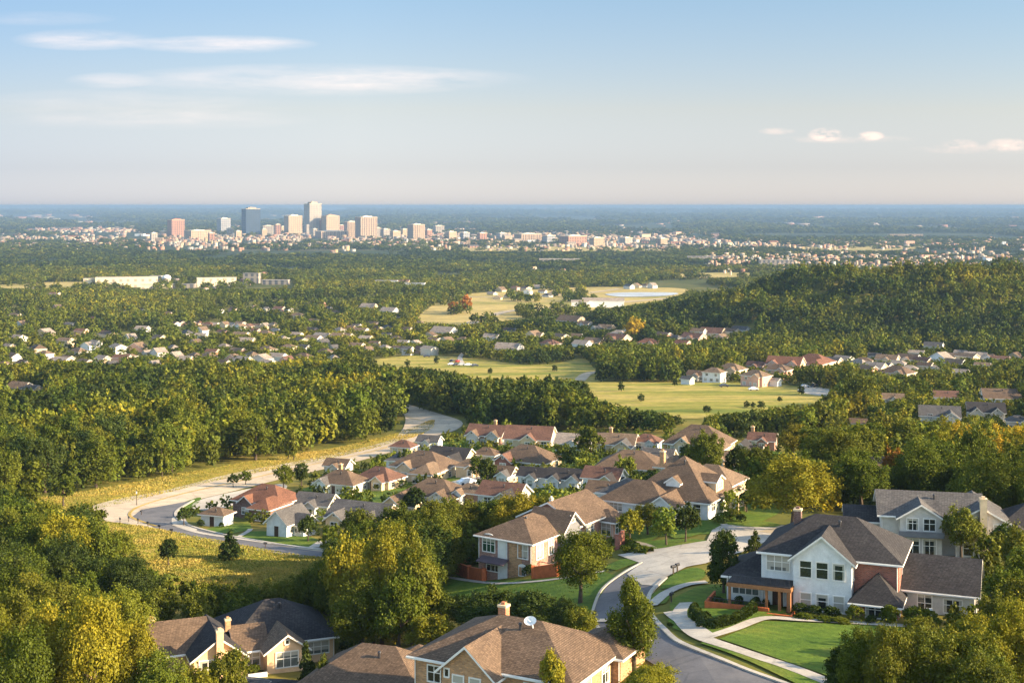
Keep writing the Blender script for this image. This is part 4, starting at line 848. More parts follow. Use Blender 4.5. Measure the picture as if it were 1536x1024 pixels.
def build_town_mass():
    r = np.random.default_rng(3); V = []; Q = []; C = []; nb = 0
    cols = np.array([(.54,.40,.28),(.56,.44,.33),(.60,.53,.45),(.52,.32,.22),(.42,.22,.15),(.34,.28,.25),(.52,.37,.22),(.62,.58,.53)])
    def add(X, Y, wpx, H, rot, gab=False):
        nonlocal nb
        x, d = at(X, Y); z = float(zt(x, d))
        if abs(z - (CAMZ - PL(d))) > 8: return
        w = wpx*d/F; dp = w*r.uniform(.35,.8); c, s = math.cos(rot), math.sin(rot)
        g = gab or r.random() < .45;
        if gab and any(inside_(p, (x, d)) for c_, p in POLYS): return
        h2 = H + (dp*.25 if g else 0)
        L = np.array([(-w/2,0,-3),(w/2,0,-3),(w/2,dp,-3),(-w/2,dp,-3),(-w/2,0,H),(w/2,0,H),(w/2,dp,H),(-w/2,dp,H),(-w/2,dp/2,h2),(w/2,dp/2,h2)])
        P = np.stack([x+L[:,0]*c-L[:,1]*s, d+L[:,0]*s+L[:,1]*c, z+L[:,2]], -1)
        wc = cols[r.integers(len(cols))]*r.uniform(.42,.85); rc = wc*.95 if not g else cols[r.integers(3,7)]*.7
        V.append(np.concatenate([P[:8], P[4:]])); t = np.concatenate([np.repeat(wc[None],8,0), np.repeat(rc[None],6,0)]); C.append(t)
        b = nb*14
        Q.extend([(b,b+1,b+5,b+4),(b+1,b+2,b+6,b+5),(b+2,b+3,b+7,b+6),(b+3,b,b+4,b+7),(b+8,b+9,b+13,b+12),(b+10,b+11,b+12,b+13),(b+9,b+10,b+13,b+13),(b+11,b+8,b+12,b+12)])
        nb += 1
    for i in range(7000):
        X = r.uniform(-60, 1600)
        k = r.random()
        if X < 240: Y = r.normal(364,5) if k < .6 else r.normal(346,2)
        elif X < 1060: Y = r.normal(356,7) if k < .72 else r.normal(370,4)
        else: Y = r.normal(368,4) if k < .3 else r.normal(395,6.5)
        far_ = k > .86
        if far_: Y = 313+32*r.random()**1.6
        if mnoise.noise(Vector((X*.018, Y*.10, 3))) < -.25: continue
        if Y < 312.5 or Y > 415: continue
        add(X, Y, r.uniform(2.5,7.5)*(1 if Y > 340 else r.uniform(1.0,3.5)), r.choice([5,6,7,8,9,12])*(1.2 if 240 < X < 680 else 1), r.uniform(-.4,.7))
    for i in range(170):   # little houses deeper in the trees
        X, Y = r.uniform(0,1000), r.uniform(400,470)
        if mnoise.noise(Vector((X*.012, Y*.05, 9))) < .08: continue
        add(X, Y, r.uniform(8,14), r.choice([3,4,4]), r.uniform(-.9,-.2), True)
    Q2 = np.array(Q); V2 = np.concatenate(V); C2 = np.concatenate(C)
    tri = Q2[:,2] == Q2[:,3]; Q2[tri,3] = Q2[tri,0]   # degenerate corner dropped below
    quads = Q2[~tri]; 
    bm_tris = np.stack([Q2[tri,0],Q2[tri,1],Q2[tri,2]],-1)
    me = bpy.data.meshes.new('distant_town')
    me.vertices.add(len(V2)); me.vertices.foreach_set('co', V2.astype(np.float32).ravel())
    lv = np.concatenate([quads.ravel(), bm_tris.ravel()]).astype(np.int32); me.loops.add(len(lv)); me.loops.foreach_set('vertex_index', lv)
    ls = np.concatenate([np.arange(len(quads))*4, len(quads)*4+np.arange(len(bm_tris))*3]).astype(np.int32)
    me.polygons.add(len(ls)); me.polygons.foreach_set('loop_start', ls); me.update(calc_edges=True)
    a = me.attributes.new('tint', 'FLOAT_COLOR', 'POINT'); a.data.foreach_set('color', np.concatenate([C2, np.ones((len(C2),1))],1).astype(np.float32).ravel())
    me.materials.append(MATS['town_mass']); tag(link('distant_town', me), 'low houses and sheds of the far town in one mass', None, None, 'stuff')
build_town_mass()

# ------------------------------------------------------------------ small things
def thing(name, label, cat, loc, rz=0, group=None):
    o = bpy.data.objects.new(name, None); COL.objects.link(o); o.location = loc; o.rotation_euler = (0,0,rz); o.empty_display_size = .5
    return tag(o, label, cat, group)
def garden_wall(label, pix, h, m='terracotta_wall', th=.3):
    w = [np.array(p) for p in to_world(pix)]; b = MB()
    for i in range(len(w)-1):
        p, q = w[i], w[i+1]; t = (q-p)/np.linalg.norm(q-p); n = np.array([-t[1],t[0]])*th/2
        zp, zq = float(zt(*p)), float(zt(*q)); vs = []
        for c, z in ((p,zp),(q,zq)):
            for sgn in (-1,1): vs += [(c[0]+sgn*n[0],c[1]+sgn*n[1],z-.6),(c[0]+sgn*n[0],c[1]+sgn*n[1],z+h)]
        b.add(vs, [(0,1,5,4),(2,6,7,3),(1,3,7,5),(0,2,3,1),(4,5,7,6)])
    root = thing('garden_wall', label, 'wall', (0,0,0))
    link('wall_body', b.mesh('wall_body', [m]), root)
    k = MB()
    for p in w: z = float(zt(*p)); k.box(p[0]-.26,p[0]+.26,p[1]-.26,p[1]+.26,z-.5,z+h+.14)
    link('pier', k.mesh('pier', [m]), root)
garden_wall('terracotta garden wall curving round the corner of the long brick house', [(702,842),(684,846),(684,860),(704,868),(726,872),(735,866),(752,858)], 1.7)
garden_wall('short terracotta wall under the deck of the long brick house', [(800,868),(838,863)], 1.6)
garden_wall('red brick side wall at the sunroom of the long brick house', [(925,824),(934,818)], 2.0, 'brick_red')
# mailboxes: one built, the rest copied
mbx = thing('mailbox', '', 'mailbox', (0,0,0), 0, 'dark mailboxes along the streets')
b = MB(); b.box(-.07,.07,-.07,.07,-.3,.95); link('post', b.mesh('post', ['bark']), mbx)
b = MB(); k = 8
vs = [(y, -.0, 0) for y in ()]
ring = [(-.17,.95),(.17,.95)] + [(.17*math.cos(math.pi*i/k),1.15+.17*math.sin(math.pi*i/k)) for i in range(k+1)]
n = len(ring); b.add([(p[0],-.34,p[1]) for p in ring]+[(p[0],.34,p[1]) for p in ring], [(i,(i+1)%n,n+(i+1)%n,n+i) for i in range(n)]+[tuple(range(n))[::-1],tuple(range(n,2*n))])
link('box', b.mesh('box', ['metal_dark']), mbx)
def copy_thing(o, loc, rz=0, label=None, sc=None):
    c = o.copy(); COL.objects.link(c); c.location = loc; c.rotation_euler = (0,0,rz)
    if label: c['label'] = label
    if sc: c.scale = sc
    for ch in list(o.children):
        d = ch.copy(); COL.objects.link(d); d.parent = c
        for g in list(ch.children):
            e = g.copy(); COL.objects.link(e); e.parent = d
    return c
spots = [(180,785,'dark mailbox at the outer tip of the road bend'),(193,783,'second dark mailbox from the outer tip of the road bend'),(207,786,'third dark mailbox on the inner curve of the road bend'),(222,791,'fourth dark mailbox along the meadow edge of the bend'),
         (239,796,'fifth dark mailbox where the meadow meets the street'),(257,802,'dark mailbox on the meadow side facing the white cottage'),(398,823,'dark mailbox across from the grey steep-gabled cottage'),(1010,862,'dark mailbox of a pair beside the driveway loop'),(1016,859,'mailbox of the driveway pair standing closer to the lawn'),
         (1007,904,'dark mailbox beside the footpath fork'),(212,773,'dark mailbox standing near the inner kerb of the bend')]
for i, (X, Y, lb) in enumerate(spots):
    p = P3(X, Y)
    if i == 0: mbx.location = p; mbx.rotation_euler = (0,0,.4); mbx['label'] = lb; mbx.scale = (.9,)*3
    else: copy_thing(mbx, p, .3*i, lb, (.9,)*3)
# utility poles
def pole(X, Y, H, label):
    o = thing('utility_pole', label, 'pole', P3(X,Y), .3, 'poles by the roads')
    b = MB(); b.tube((0,0,-.5),(0,0,H),.16,.10,8); link('post', b.mesh('post', ['bark']), o)
    b = MB(); b.box(-1.1,1.1,-.06,.06,H-.9,H-.75)
    for q in (-1,-.35,.35,1): b.tube((q,0,H-.75),(q,0,H-.5),.05,.04,6)
    link('crossarm', b.mesh('crossarm', ['timber']), o)
pole(603,594,10,'tall wooden pole beside the road leaving the neighbourhood')
pole(675,610,9,'wooden pole at the edge of the dark grove by the road')
o = thing('marker_post', 'thin wooden post on the grass verge by the big wood', 'post', P3(205,758))
b = MB(); b.tube((0,0,-.3),(0,0,3.4),.09,.07,8); link('post', b.mesh('post', ['bark']), o)
b = MB(); b.box(-.12,.12,-.02,.02,2.6,3.1); link('plate', b.mesh('plate', ['furniture_white']), o).location = (0,-.1,0)
# bare pale trunks at the wood edge are built with the trees
# cars
def car_proto(c):
    root = thing('parked_car', '', 'car', (0,0,0), 0, None)
    prof = [(-2.2,.35),(-2.2,.85),(-1.5,.95),(-.95,1.42),(.75,1.45),(1.45,1.0),(2.15,.88),(2.25,.38)]
    b = MB(); n = len(prof)
    b.add([(p[0],-.85 + (.12 if p[1] > 1.2 else 0),p[1]) for p in prof]+[(p[0],.85 - (.12 if p[1] > 1.2 else 0),p[1]) for p in prof], [(i,(i+1)%n,n+(i+1)%n,n+i) for i in range(n)]+[tuple(range(n))[::-1],tuple(range(n,2*n))])
    m_plain('car_'+c[0], c[1], .25, .05, spec=.6)
    link('body', b.mesh('body', ['car_'+c[0]]), root)
    b = MB(); b.add([(-.9,-.80,.98),(1.3,-.80,.98),(.7,-.76,1.36),(-.8,-.76,1.36)],[(0,1,2,3)]); b.add([(-.9,.80,.98),(1.3,.80,.98),(.7,.76,1.36),(-.8,.76,1.36)],[(3,2,1,0)])
    b.add([(1.42,-.62,1.04),(1.42,.62,1.04),(.82,.58,1.42),(.82,-.58,1.42)],[(0,1,2,3)])
    link('window_glass', b.mesh('window_glass', ['glass_dark']), root)
    for sx in (-1.35,1.4):
        for sy in (-.82,.82):
            b = MB(); b.tube((sx,sy-.11,.33),(sx,sy+.11,.33),.33,.33,14); link('wheel', b.mesh('wheel', ['metal_dark']), root)
    return root
cars = {k: car_proto((k, v)) for k, v in dict(white=(.7,.7,.7), dark=(.03,.035,.05), red=(.35,.04,.03), silver=(.4,.41,.43)).items()}
cs = [('white',684,603,1.4,'white car parked on the grass by the dark grove'),('silver',660,597,.5,'silver car stopped on the road by the dark grove'),('white',677,548,.2,'white car at the head of the meadow car park'),('dark',684,549,.3,'dark car beside the white one in the meadow car park'),('silver',692,549,.1,'silver car in the middle of the meadow car park'),
      ('white',702,549,.2,'white car on the near side of the meadow car park'),('dark',712,550,.4,'dark car last in the meadow car park'),('dark',678,543,1.2,'dark car back in the meadow car park lane'),('red',686,544,1.2,'red car back in the meadow car park lane'),
      ('white',1214,577,.6,'white car in the cul-de-sac under the red roofs'),('dark',1222,581,.7,'dark car in the cul-de-sac under the red roofs'),('silver',1207,582,.4,'silver car in the cul-de-sac under the red roofs'),('red',1232,577,.6,'red car in the cul-de-sac under the red roofs'),
      ('silver',545,531,.2,'silver car before the cluster of meadow houses'),('dark',640,536,.2,'dark car at the meadow house cluster end'),('white',1130,586,.1,'white car before the orange-pink house'),('dark',1086,581,.1,'dark car before the white round-cornered house'),('white',700,728,.5,'white car in the driveway by the cream house')]
used = set()
for c, X, Y, rz, lb in cs:
    p = P3(X, Y); p.z += .3
    if c not in used: o = cars[c]; o.location = p; o.rotation_euler = (0,0,rz); o['label'] = lb; used.add(c)
    else: copy_thing(cars[c], p, rz, lb)
# garden furniture and parasol by the grey wing
def at_house(o, u, v, z=0): return o.matrix_basis @ Vector((u, v, z))
bpy.context.view_layer.update()
def chair(label, loc, rz):
    o = thing('garden_chair', label, 'chair', loc, rz, 'white chairs on the terrace')
    b = MB(); b.box(-.3,.3,-.3,.3,.38,.45); link('seat', b.mesh('seat', ['furniture_white']), o)
    b = MB(); b.box(-.3,.3,.24,.32,.45,1.0); link('backrest', b.mesh('backrest', ['furniture_white']), o)
    for sx in (-.26,.22):
        for sy in (-.26,.22): b = MB(); b.box(sx,sx+.05,sy,sy+.05,-.1,.38); link('leg', b.mesh('leg', ['furniture_white']), o)
pz = lambda u, v: (lambda q: Vector((q.x, q.y, float(zt(q.x, q.y))+.05)))(white.matrix_basis @ Vector((u, v, 0)))
chair('white garden chair turned to the grey wing wall', pz(15.6,-.3), 2.4); chair('white garden chair facing the lawn by the grey wing', pz(16.7,-.6), -.3); chair('white garden chair at the sunlit gable end', pz(23.6,2.2), 1.2)
o = thing('parasol', 'dark blue parasol at the gable end of the grey wing', 'parasol', pz(23.2,3.6))
b = MB(); b.tube((0,0,-.2),(0,0,2.5),.03,.03,6); link('pole', b.mesh('pole', ['metal_dark']), o)
b = MB(); k = 8; b.add([(0,0,2.6)]+[(math.cos(2*math.pi*i/k)*1.2,math.sin(2*math.pi*i/k)*1.2,2.1) for i in range(k)]+[(math.cos(2*math.pi*i/k)*1.2,math.sin(2*math.pi*i/k)*1.2,1.95) for i in range(k)], [(0,1+i,1+(i+1)%k) for i in range(k)]+[(1+i,1+k+i,1+k+(i+1)%k,1+(i+1)%k) for i in range(k)])
link('canopy', b.mesh('canopy', ['cloth_blue']), o)
SKY_TINT = [(.028,(.675,.65,.85)),(.064,(.585,.535,.665)),(.137,(.695,.548,.525)),(.27,(.63,.585,.565)),(1,(2.5,2.05,1.55))]; CLOUD_C = (4.45,3.75,3.45); PUFF_C = (4.7,3.6,3.1); SKY_S = .095; SUN_S = 5.0  # last sky stop brightens the unseen sky overhead, added as fill light
HAZE_C = (.18,.28,.44); HAZE_D = 7.5e-5; EXPO = 1.68

# ------------------------------------------------------------------ trees
HUE = dict(dark=(.038,.056,.011), green=(.074,.092,.010), olive=(.108,.120,.014), yellow=(.170,.162,.015), light=(.135,.160,.022), gold=(.34,.235,.020), orange=(.34,.14,.022), blue=(.034,.056,.030))
HUEWORD = dict(dark='dark green', green='mid-green', olive='olive-green', yellow='yellow-green', light='light green', gold='golden yellow', orange='orange', blue='blue-green')
def unit(v): return v / np.maximum(np.linalg.norm(v, axis=-1, keepdims=True), 1e-9)
def crown(kind, n, leaf, seed, coh=.55):
    """leaf quads of one crown (tree 10 m high, crown 8 m wide) as an (n,4,3) array"""
    r = np.random.default_rng(seed)
    if kind == 'broad' or kind == 'bushy':
        k = int(r.integers(22, 31)); c = unit(r.normal(size=(k,3))) * (r.random((k,1))**.36)
        c = c*np.array([2.75,2.75,2.7]) + np.array([0,0,6.0]); c[:,:2] *= np.clip(1.25-.05*np.abs(c[:,2:3]-5.0)**1.3, .5, 1.2); rad = r.uniform(.75,1.6,k)
        c[:,:2] += r.normal(0,.35,2)
        c[0] = (0,0,8.3); c[1] = (0,0,6); rad[1] = 2.6
        e = unit(r.normal(size=(14,3))); e[:,2] = np.abs(e[:,2])+.15; e = e*np.array([2.9,2.9,2.9])*r.uniform(.95,1.22,(14,1)) + np.array([0,0,6.4]); c = np.concatenate([c, e]); rad = np.concatenate([rad, r.uniform(.4,.75,14)]); k += 14
        if kind == 'bushy': c[:,2] = .9+(c[:,2]-3.0)*1.28; c[2] = (.8,0,2.2); c[3] = (-.9,.5,2.0); rad[2:4] = 2.2
    elif kind == 'conifer':
        k = 26; t = np.linspace(0,1,k); a = r.uniform(0,6.28,k); rr = 3.3*(1-t)**.85*r.uniform(.35,1.0,k)
        c = np.stack([np.cos(a)*rr, np.sin(a)*rr, 1.2+8.2*t], -1); rad = .45+1.25*(1-t)*r.uniform(.7,1.1,k)
    elif kind == 'tall':
        k = 22; t = r.random(k); a = r.uniform(0,6.28,k); rr = 2.6*np.sin(np.pi*np.clip(.12+.85*t,0,1))**.7*r.uniform(.3,1.0,k)
        c = np.stack([np.cos(a)*rr, np.sin(a)*rr, 1.8+7.4*t], -1); rad = r.uniform(.8,1.5,k)*(1.15-.5*t)
    elif kind == 'column':
        k = 14; t = np.linspace(0,1,k); c = np.stack([r.normal(0,.5,k), r.normal(0,.5,k), .8+8.2*t], -1); rad = 2.4*np.sin(np.pi*np.clip(.2+.75*t,0,1))+.2
    else:  # shrub
        k = 11; c = unit(r.normal(size=(k,3)))*r.random((k,1))**.5*np.array([2.4,2.4,2.6]) + np.array([0,0,4.6]); rad = r.uniform(1.8,2.9,k)
    w = rad**2; per = 12 if n > 900 else 6 if n > 200 else 3; mcl = n*3//per; ic = r.choice(k, size=mcl, p=w/w.sum())
    dc = unit(r.normal(size=(mcl,3))); dc[:,2] = np.where(dc[:,2] < -.35, -dc[:,2], dc[:,2])
    pc = c[ic] + dc*rad[ic,None]*r.uniform(.70,1.18,(mcl,1)); tuft = r.uniform(.16,.42,(mcl,1))
    idx = np.repeat(ic, per); d = np.repeat(dc, per, 0); off = r.normal(size=(mcl*per,3))*np.repeat(tuft, per, 0)*np.array([.8,.8,1.15])
    p = np.repeat(pc, per, 0) + off; d = unit(d*.75 + off*1.1); perm = np.arange(mcl).repeat(per)
    dist = np.linalg.norm(p[:,None,:]-c[None], axis=2)/rad[None]
    dist[np.arange(len(p)), idx] = 9
    keep = np.where((dist.min(1) > .66) & (p[:,2] > .15))[0][:n]
    p, d = p[keep], d[keep]
    nrm = unit(d*.8 + r.normal(size=d.shape)*coh); a = unit(np.cross(nrm, r.normal(size=d.shape))); b = np.cross(nrm, a)
    s = leaf*r.uniform(.55,1.35,(len(p),1)); a = a*s*.62; b = b*s*.45
    return np.stack([p-a, p-b*1.0+a*.15, p+a, p+b*1.0+a*.1], 1)
def trunk_mesh(seed, kind):
    r = random.Random(seed); b = MB()
    if kind in ('conifer','column'):
        b.tube((0,0,-.8),(0,0,8.6),.22,.05,8)
    else:
        p = Vector((0,0,-.8)); q = Vector((r.uniform(-.2,.2),r.uniform(-.2,.2),2.6)); b.tube(p,q,.34,.22,9)
        t = Vector((r.uniform(-.4,.4),r.uniform(-.4,.4),6.5)); b.tube(q,t,.22,.08,8)
        for i in range(5):
            a = i*1.26+r.uniform(-.4,.4); s = q.lerp(t, r.uniform(0,.6)); e = s+Vector((math.cos(a)*2.3,math.sin(a)*2.3,r.uniform(1.4,2.8))); b.tube(s,e,.13,.04,6)
    return b.mesh('trunk', ['bark'])
def crown_mesh(kind, n, leaf, seed):
    q = crown(kind, n, leaf, seed); v = q.reshape(-1,3); me = bpy.data.meshes.new('crown')
    fill_mesh(me, v, np.arange(len(v)).reshape(-1,4)); me.materials.append(MATS['leaf']); return me
PROTO = {}
def protos(kind, lod):
    if (kind, lod) not in PROTO:
        n, leaf, cnt = {-1:(26000,.18,4), 0:(11000,.28,5), 1:(3200,.50,5), 2:(1300,.74,4)}[lod]
        if kind not in ('broad','tall','bushy'): cnt = 2
        if kind in ('shrub','column') : n, leaf = int(n*.6), leaf*1.4
        PROTO[kind, lod] = ([crown_mesh(kind, n, leaf, 100*lod+i+hash_(kind)+200) for i in range(cnt)], [trunk_mesh(i, kind) for i in range(2)])
    return PROTO[kind, lod]
def hash_(s): return sum(ord(c)*(i+1) for i, c in enumerate(s))

def inside(poly, pts):
    pts = np.atleast_2d(pts); x, y = pts[:,0], pts[:,1]; res = np.zeros(len(pts), bool); n = len(poly)
    for i in range(n):
        x1, y1 = poly[i]; x2, y2 = poly[(i+1) % n]
        c = (y1 > y) != (y2 > y)
        if not c.any(): continue
        res ^= c & (x < (x2-x1)*(y-y1)/(y2-y1 if y2 != y1 else 1e-9)+x1)
    return res
OPEN_ = [(p.min(0), p.max(0), p) for c, p in POLYS if c == 'open']
HF = np.array([(h[0],h[1],h[2],h[3],math.cos(h[4]),math.sin(h[4])) for h in HOUSES])
def free(x, y, r):
    d = HF[:,:2]-(x,y); u = -(d[:,0]*HF[:,4]+d[:,1]*HF[:,5]); v = -(-d[:,0]*HF[:,5]+d[:,1]*HF[:,4])
    if ((np.abs(u) < HF[:,2]+r) & (np.abs(v) < HF[:,3]+r)).any(): return False
    for lo, hi, p in OPEN_:
        if lo[0] <= x <= hi[0] and lo[1] <= y <= hi[1] and inside(p, (x,y))[0]: return False
    return True
# parts of the place the photograph shows unhidden: nothing is planted tall enough in front of them
VIS = [[(880,575),(1024,574),(1174,577),(1255,594),(1240,600),(1150,612),(1040,622),(950,612),(890,596)],
       [(552,540),(660,535),(800,550),(872,542),(890,553),(880,570),(812,565),(720,568),(680,557),(630,550),(560,544)],
       [(640,482),(672,452),(700,443),(850,434),(1030,438),(990,450),(860,470),(760,480),(690,486)],
       [(125,778),(250,738),(400,700),(520,677),(600,660),(604,670),(470,700),(340,742),(280,760),(300,800),(490,830),(486,836),(300,812),(200,786)],
       [(590,606),(650,620),(690,632),(655,652),(612,662)], [(160,792),(250,800),(350,820),(480,840),(470,862),(400,872),(300,868),(190,838)],
       [(655,868),(900,862),(905,885),(890,925),(660,912)], [(1085,958),(1147,936),(1285,942),(1260,1010)], [(900,900),(960,850),(1060,830),(1160,800),(1160,790),(1060,805),(930,832)],
       [(1010,905),(1060,880),(1150,925),(1085,948),(1040,940)], [(895,935),(1000,955),(1180,1024),(1000,1020)],
       [(150,418),(440,418),(440,432),(150,432)],[(905,436),(1010,436),(1000,446),(905,446)],[(120,740),(240,722),(380,698),(380,704),(250,735),(130,765)]]
VIS += [[(0,424),(160,424),(160,429),(0,432)],[(650,370),(1000,371),(1000,376),(650,376)],[(1020,410),(1140,411),(1110,415),(1025,416)],[(1190,371),(1390,371),(1340,375),(1220,375)]]
VIS = [np.array(v, float) for v in VIS]
RECT = []
for o in COL.objects:
    if o.type == 'EMPTY' and o.get('category') in ('house','cottage','shed','outbuilding','chapel','building','barn','warehouse'):
        m = o.matrix_basis; zs = [px(*(m @ ch.matrix_basis @ v.co)) for ch in o.children if ch.name.startswith(('wall','roof','drum')) for v in ch.data.vertices if v.co.z > -.1]
        if not zs: continue
        a = np.array(zs); x0, y0 = a.min(0); x1, y1 = a.max(0); w, h = x1-x0, y1-y0
        loose = o.get('group') is not None
        RECT.append((x0+w*(.2 if loose else .06), x1-w*(.2 if loose else .06), y0+h*.03, y1-h*(.4 if loose else .12 if w > 30 else .22), o.location.y))
RECT = np.array(RECT)
def top_limit(x, y, H, W):
    """the tallest a planted tree may be here without hiding what the photograph shows behind it"""
    for _ in range(12):
        z = float(zt(x, y)); X, Yt = px(x, y, z+H*.97); _, Yb = px(x, y, z); s = F/y; wpx = W*s*.42
        hit = ((RECT[:,0] < X+wpx) & (RECT[:,1] > X-wpx) & (RECT[:,3] > Yt) & (RECT[:,2] < Yb) & (RECT[:,4] > y+2)).any()
        if not hit:
            P = np.array([(X+a*wpx, Yt+b*(Yb-Yt)) for a, b in ((0,0),(-.7,.2),(.7,.2),(0,.4),(-.9,.5),(.9,.5))])
            hit = any(inside(v, P).any() for v in VIS)
        if not hit: return H, W
        H *= .86; W *= .93
        if H < 2.0: return 0, 0
    return 0, 0
TREES = []      # x, y, H, W, hue, kind, zone, explicit
def px_tree(X, Y, Hp, Wp, hue, kind='broad', lb=None, zone=None):
    x, d = at(X, Y); TREES.append((x, d, Hp*d/F, Wp*d/F, hue, kind, zone, lb or True))
for t in [(870,905,103,96,'green'),(952,1006,138,96,'olive','tall'),(645,992,68,74,'yellow'),(1000,818,54,44,'light'),(1028,813,56,42,'dark'),(945,813,46,40,'yellow'),(972,802,44,54,'olive'),(1085,890,96,64,'dark','tall'),
          (1133,832,36,32,'dark','conifer'),(1188,797,104,126,'yellow'),(1442,838,72,62,'light'),(345,839,44,40,'dark','conifer'),(253,850,38,34,'dark'),(143,810,42,40,'green'),(276,788,26,24,'dark'),(462,812,36,34,'dark'),
          (425,733,33,32,'green'),(452,729,32,28,'dark'),(350,731,20,18,'dark'),(368,727,20,20,'green'),(826,1090,116,58,'yellow','tall'),(985,1062,60,90,'yellow'),(766,858,46,15,'dark','column'),
          (70,1115,205,104,'yellow','tall'),(135,1125,215,112,'yellow'),(112,1080,150,90,'olive'),(190,1110,170,96,'yellow'),(240,1120,130,92,'olive'),(15,1085,180,96,'olive'),(-15,1120,190,100,'yellow'),(30,1140,190,100,'green'),(343,1080,104,66,'olive'),(285,1110,104,84,'yellow'),(170,1010,120,90,'olive'),(458,1048,82,46,'dark','conifer'),(485,1075,92,58,'olive','conifer'),(60,1000,130,110,'olive'),(392,1120,84,60,'green'),
          (572,970,170,92,'yellow','tall'),(520,962,148,84,'yellow'),(618,975,140,84,'olive'),(495,955,110,70,'olive'),(600,990,120,80,'green'),(545,992,110,110,'green'),(472,950,96,76,'green'),(655,962,84,64,'green'),(600,940,150,90,'yellow'),
          (660,858,98,92,'olive'),(600,850,90,74,'green'),(540,848,80,70,'green'),(708,828,70,64,'olive'),(775,832,86,88,'yellow'),(668,858,70,60,'dark'),(640,882,92,84,'dark'),(815,812,66,60,'olive'),(590,885,90,80,'green'),(740,820,70,70,'green'),
          (700,950,54,64,'dark'),(745,953,68,84,'dark'),(800,957,68,84,'dark'),(843,962,58,62,'dark'),(872,967,52,56,'olive'),(720,968,60,70,'dark'),
          (1290,1085,130,86,'green'),(1332,1098,152,92,'olive'),(1398,1100,142,112,'olive'),(1462,1096,140,104,'green'),(1522,1065,150,96,'yellow'),(1512,940,84,64,'green'),(1452,990,58,64,'olive'),(1534,900,100,70,'olive'),(1480,1120,130,100,'green'),(1385,990,60,60,'olive'),(1350,1010,60,60,'green'),(1265,1080,104,60,'dark'),
          (1255,742,92,104,'olive'),(1293,768,84,92,'green'),(1228,705,62,72,'green'),(1062,724,74,52,'green'),(1040,718,52,44,'dark'),(1108,722,50,42,'dark'),(1132,733,62,54,'green'),(1160,742,56,50,'olive'),(1482,738,86,62,'gold'),(1343,742,68,34,'orange'),(1190,690,50,54,'yellow'),
          (952,513,34,32,'gold'),(886,692,48,48,'green'),(846,703,36,36,'green'),(938,727,42,34,'light'),(985,742,36,40,'dark'),(1350,642,40,50,'olive'),(1290,628,62,60,'green'),(1320,650,40,40,'dark'),(1446,674,26,30,'dark'),
          (620,772,40,36,'dark'),(716,722,36,30,'green'),(730,730,40,34,'dark'),(606,704,28,24,'green'),(1120,768,34,38,'dark'),(1010,770,24,30,'dark'),(1070,655,30,30,'olive'),(170,860,60,60,'olive'),(95,760,44,44,'green'),(30,880,110,100,'olive'),(90,900,120,100,'yellow'),(120,850,90,80,'green'),(200,930,70,80,'green'),
          (1430,830,40,40,'green'),(1488,862,64,46,'olive'),(1425,905,40,40,'olive'),(1510,850,60,50,'dark'),(440,690,50,20,'olive','tall'),(432,690,46,22,'olive','tall'),(243,716,60,26,'olive','tall'),(750,515,20,20,'dark'),(700,470,26,18,'orange'),(680,472,20,18,'orange')]:
    px_tree(*t)
for t in [(1012,579,12,11),(1202,592,14,13),(1170,602,8,9),(962,602,12,12),(932,587,14,12),(1142,613,12,14),(1060,619,12,14),(612,549,10,10),(655,546,12,10),(832,557,10,10),(735,561,10,9),(1120,611,10,11),(1130,612,9,9)]: px_tree(*t, 'dark', 'bushy', None, 'standing alone on the green fields')
rt2 = np.random.default_rng(77)
def fill(zone, pix, sp, H, hues, kinds=('bushy',), prob=1.0, cap=True):
    w = np.array(to_world(pix)); FILLS.append((w.min(0), w.max(0), w)); lo, hi = w.min(0), w.max(0)
    nx, ny = int((hi[0]-lo[0])/sp)+1, int((hi[1]-lo[1])/sp)+1
    gx, gy = np.meshgrid(np.arange(nx), np.arange(ny)); p = np.stack([gx.ravel()+.5*(gy.ravel()%2), gy.ravel()], -1)*sp + lo + rt2.uniform(-.38,.38,(nx*ny,2))*sp
    p = p[inside(w, p)]
    for x, y in p:
        if rt2.random() > prob or abs(x/y) > .45: continue
        h = rt2.uniform(*H)*(1.22 if rt2.random() < .1 else .7 if rt2.random() < .22 else 1); wd = min(h*rt2.uniform(.62,.95), sp*1.9)
        if not free(x, y, min(wd*.32, 2.5)): continue
        if any(abs(t[0]-x) < 1.8 and abs(t[1]-y) < 1.8 for t in TREES[:190]): continue
        if cap:
            h, wd = top_limit(x, y, h, wd)
            if h < 1.6: continue
        n_ = mnoise.noise(Vector((x*.022, y*.014, 5)))*1.5
        hue = hues[int(np.clip((rt2.random()*.7+.15+n_*.6)*len(hues), 0, len(hues)-1))]
        TREES.append((x, y, h, wd, hue, kinds[int(rt2.integers(len(kinds)))], zone, None))
FILLS = []
WOODH = ('dark','green','green','olive','olive','yellow')
fill('in the big wood above the curving road', [(-80,775),(120,752),(240,724),(400,696),(520,678),(602,656),(596,626),(565,578),(520,556),(300,558),(-80,558)], 6.2, (9,13.5), WOODH, ('bushy','bushy','bushy','tall'))
fill('in the wood below the meadow', [(-90,790),(60,796),(130,830),(150,885),(300,930),(380,925),(470,895),(520,885),(470,962),(230,966),(150,1010),(-90,1100)], 4.6, (6,10.5), ('dark','green','green','olive','olive','yellow'))
fill('in the grove above the peach house', [(470,895),(540,870),(560,850),(700,850),(690,880),(655,930),(660,985),(520,985),(500,940)], 4.6, (6.5,10), ('dark','dark','green','olive','yellow'))
fill('in the grove behind the long brick house', [(490,812),(560,796),(620,780),(700,785),(800,775),(835,790),(720,838),(680,862),(560,850),(490,845)], 4.8, (4.5,8), ('dark','green','olive','olive'))
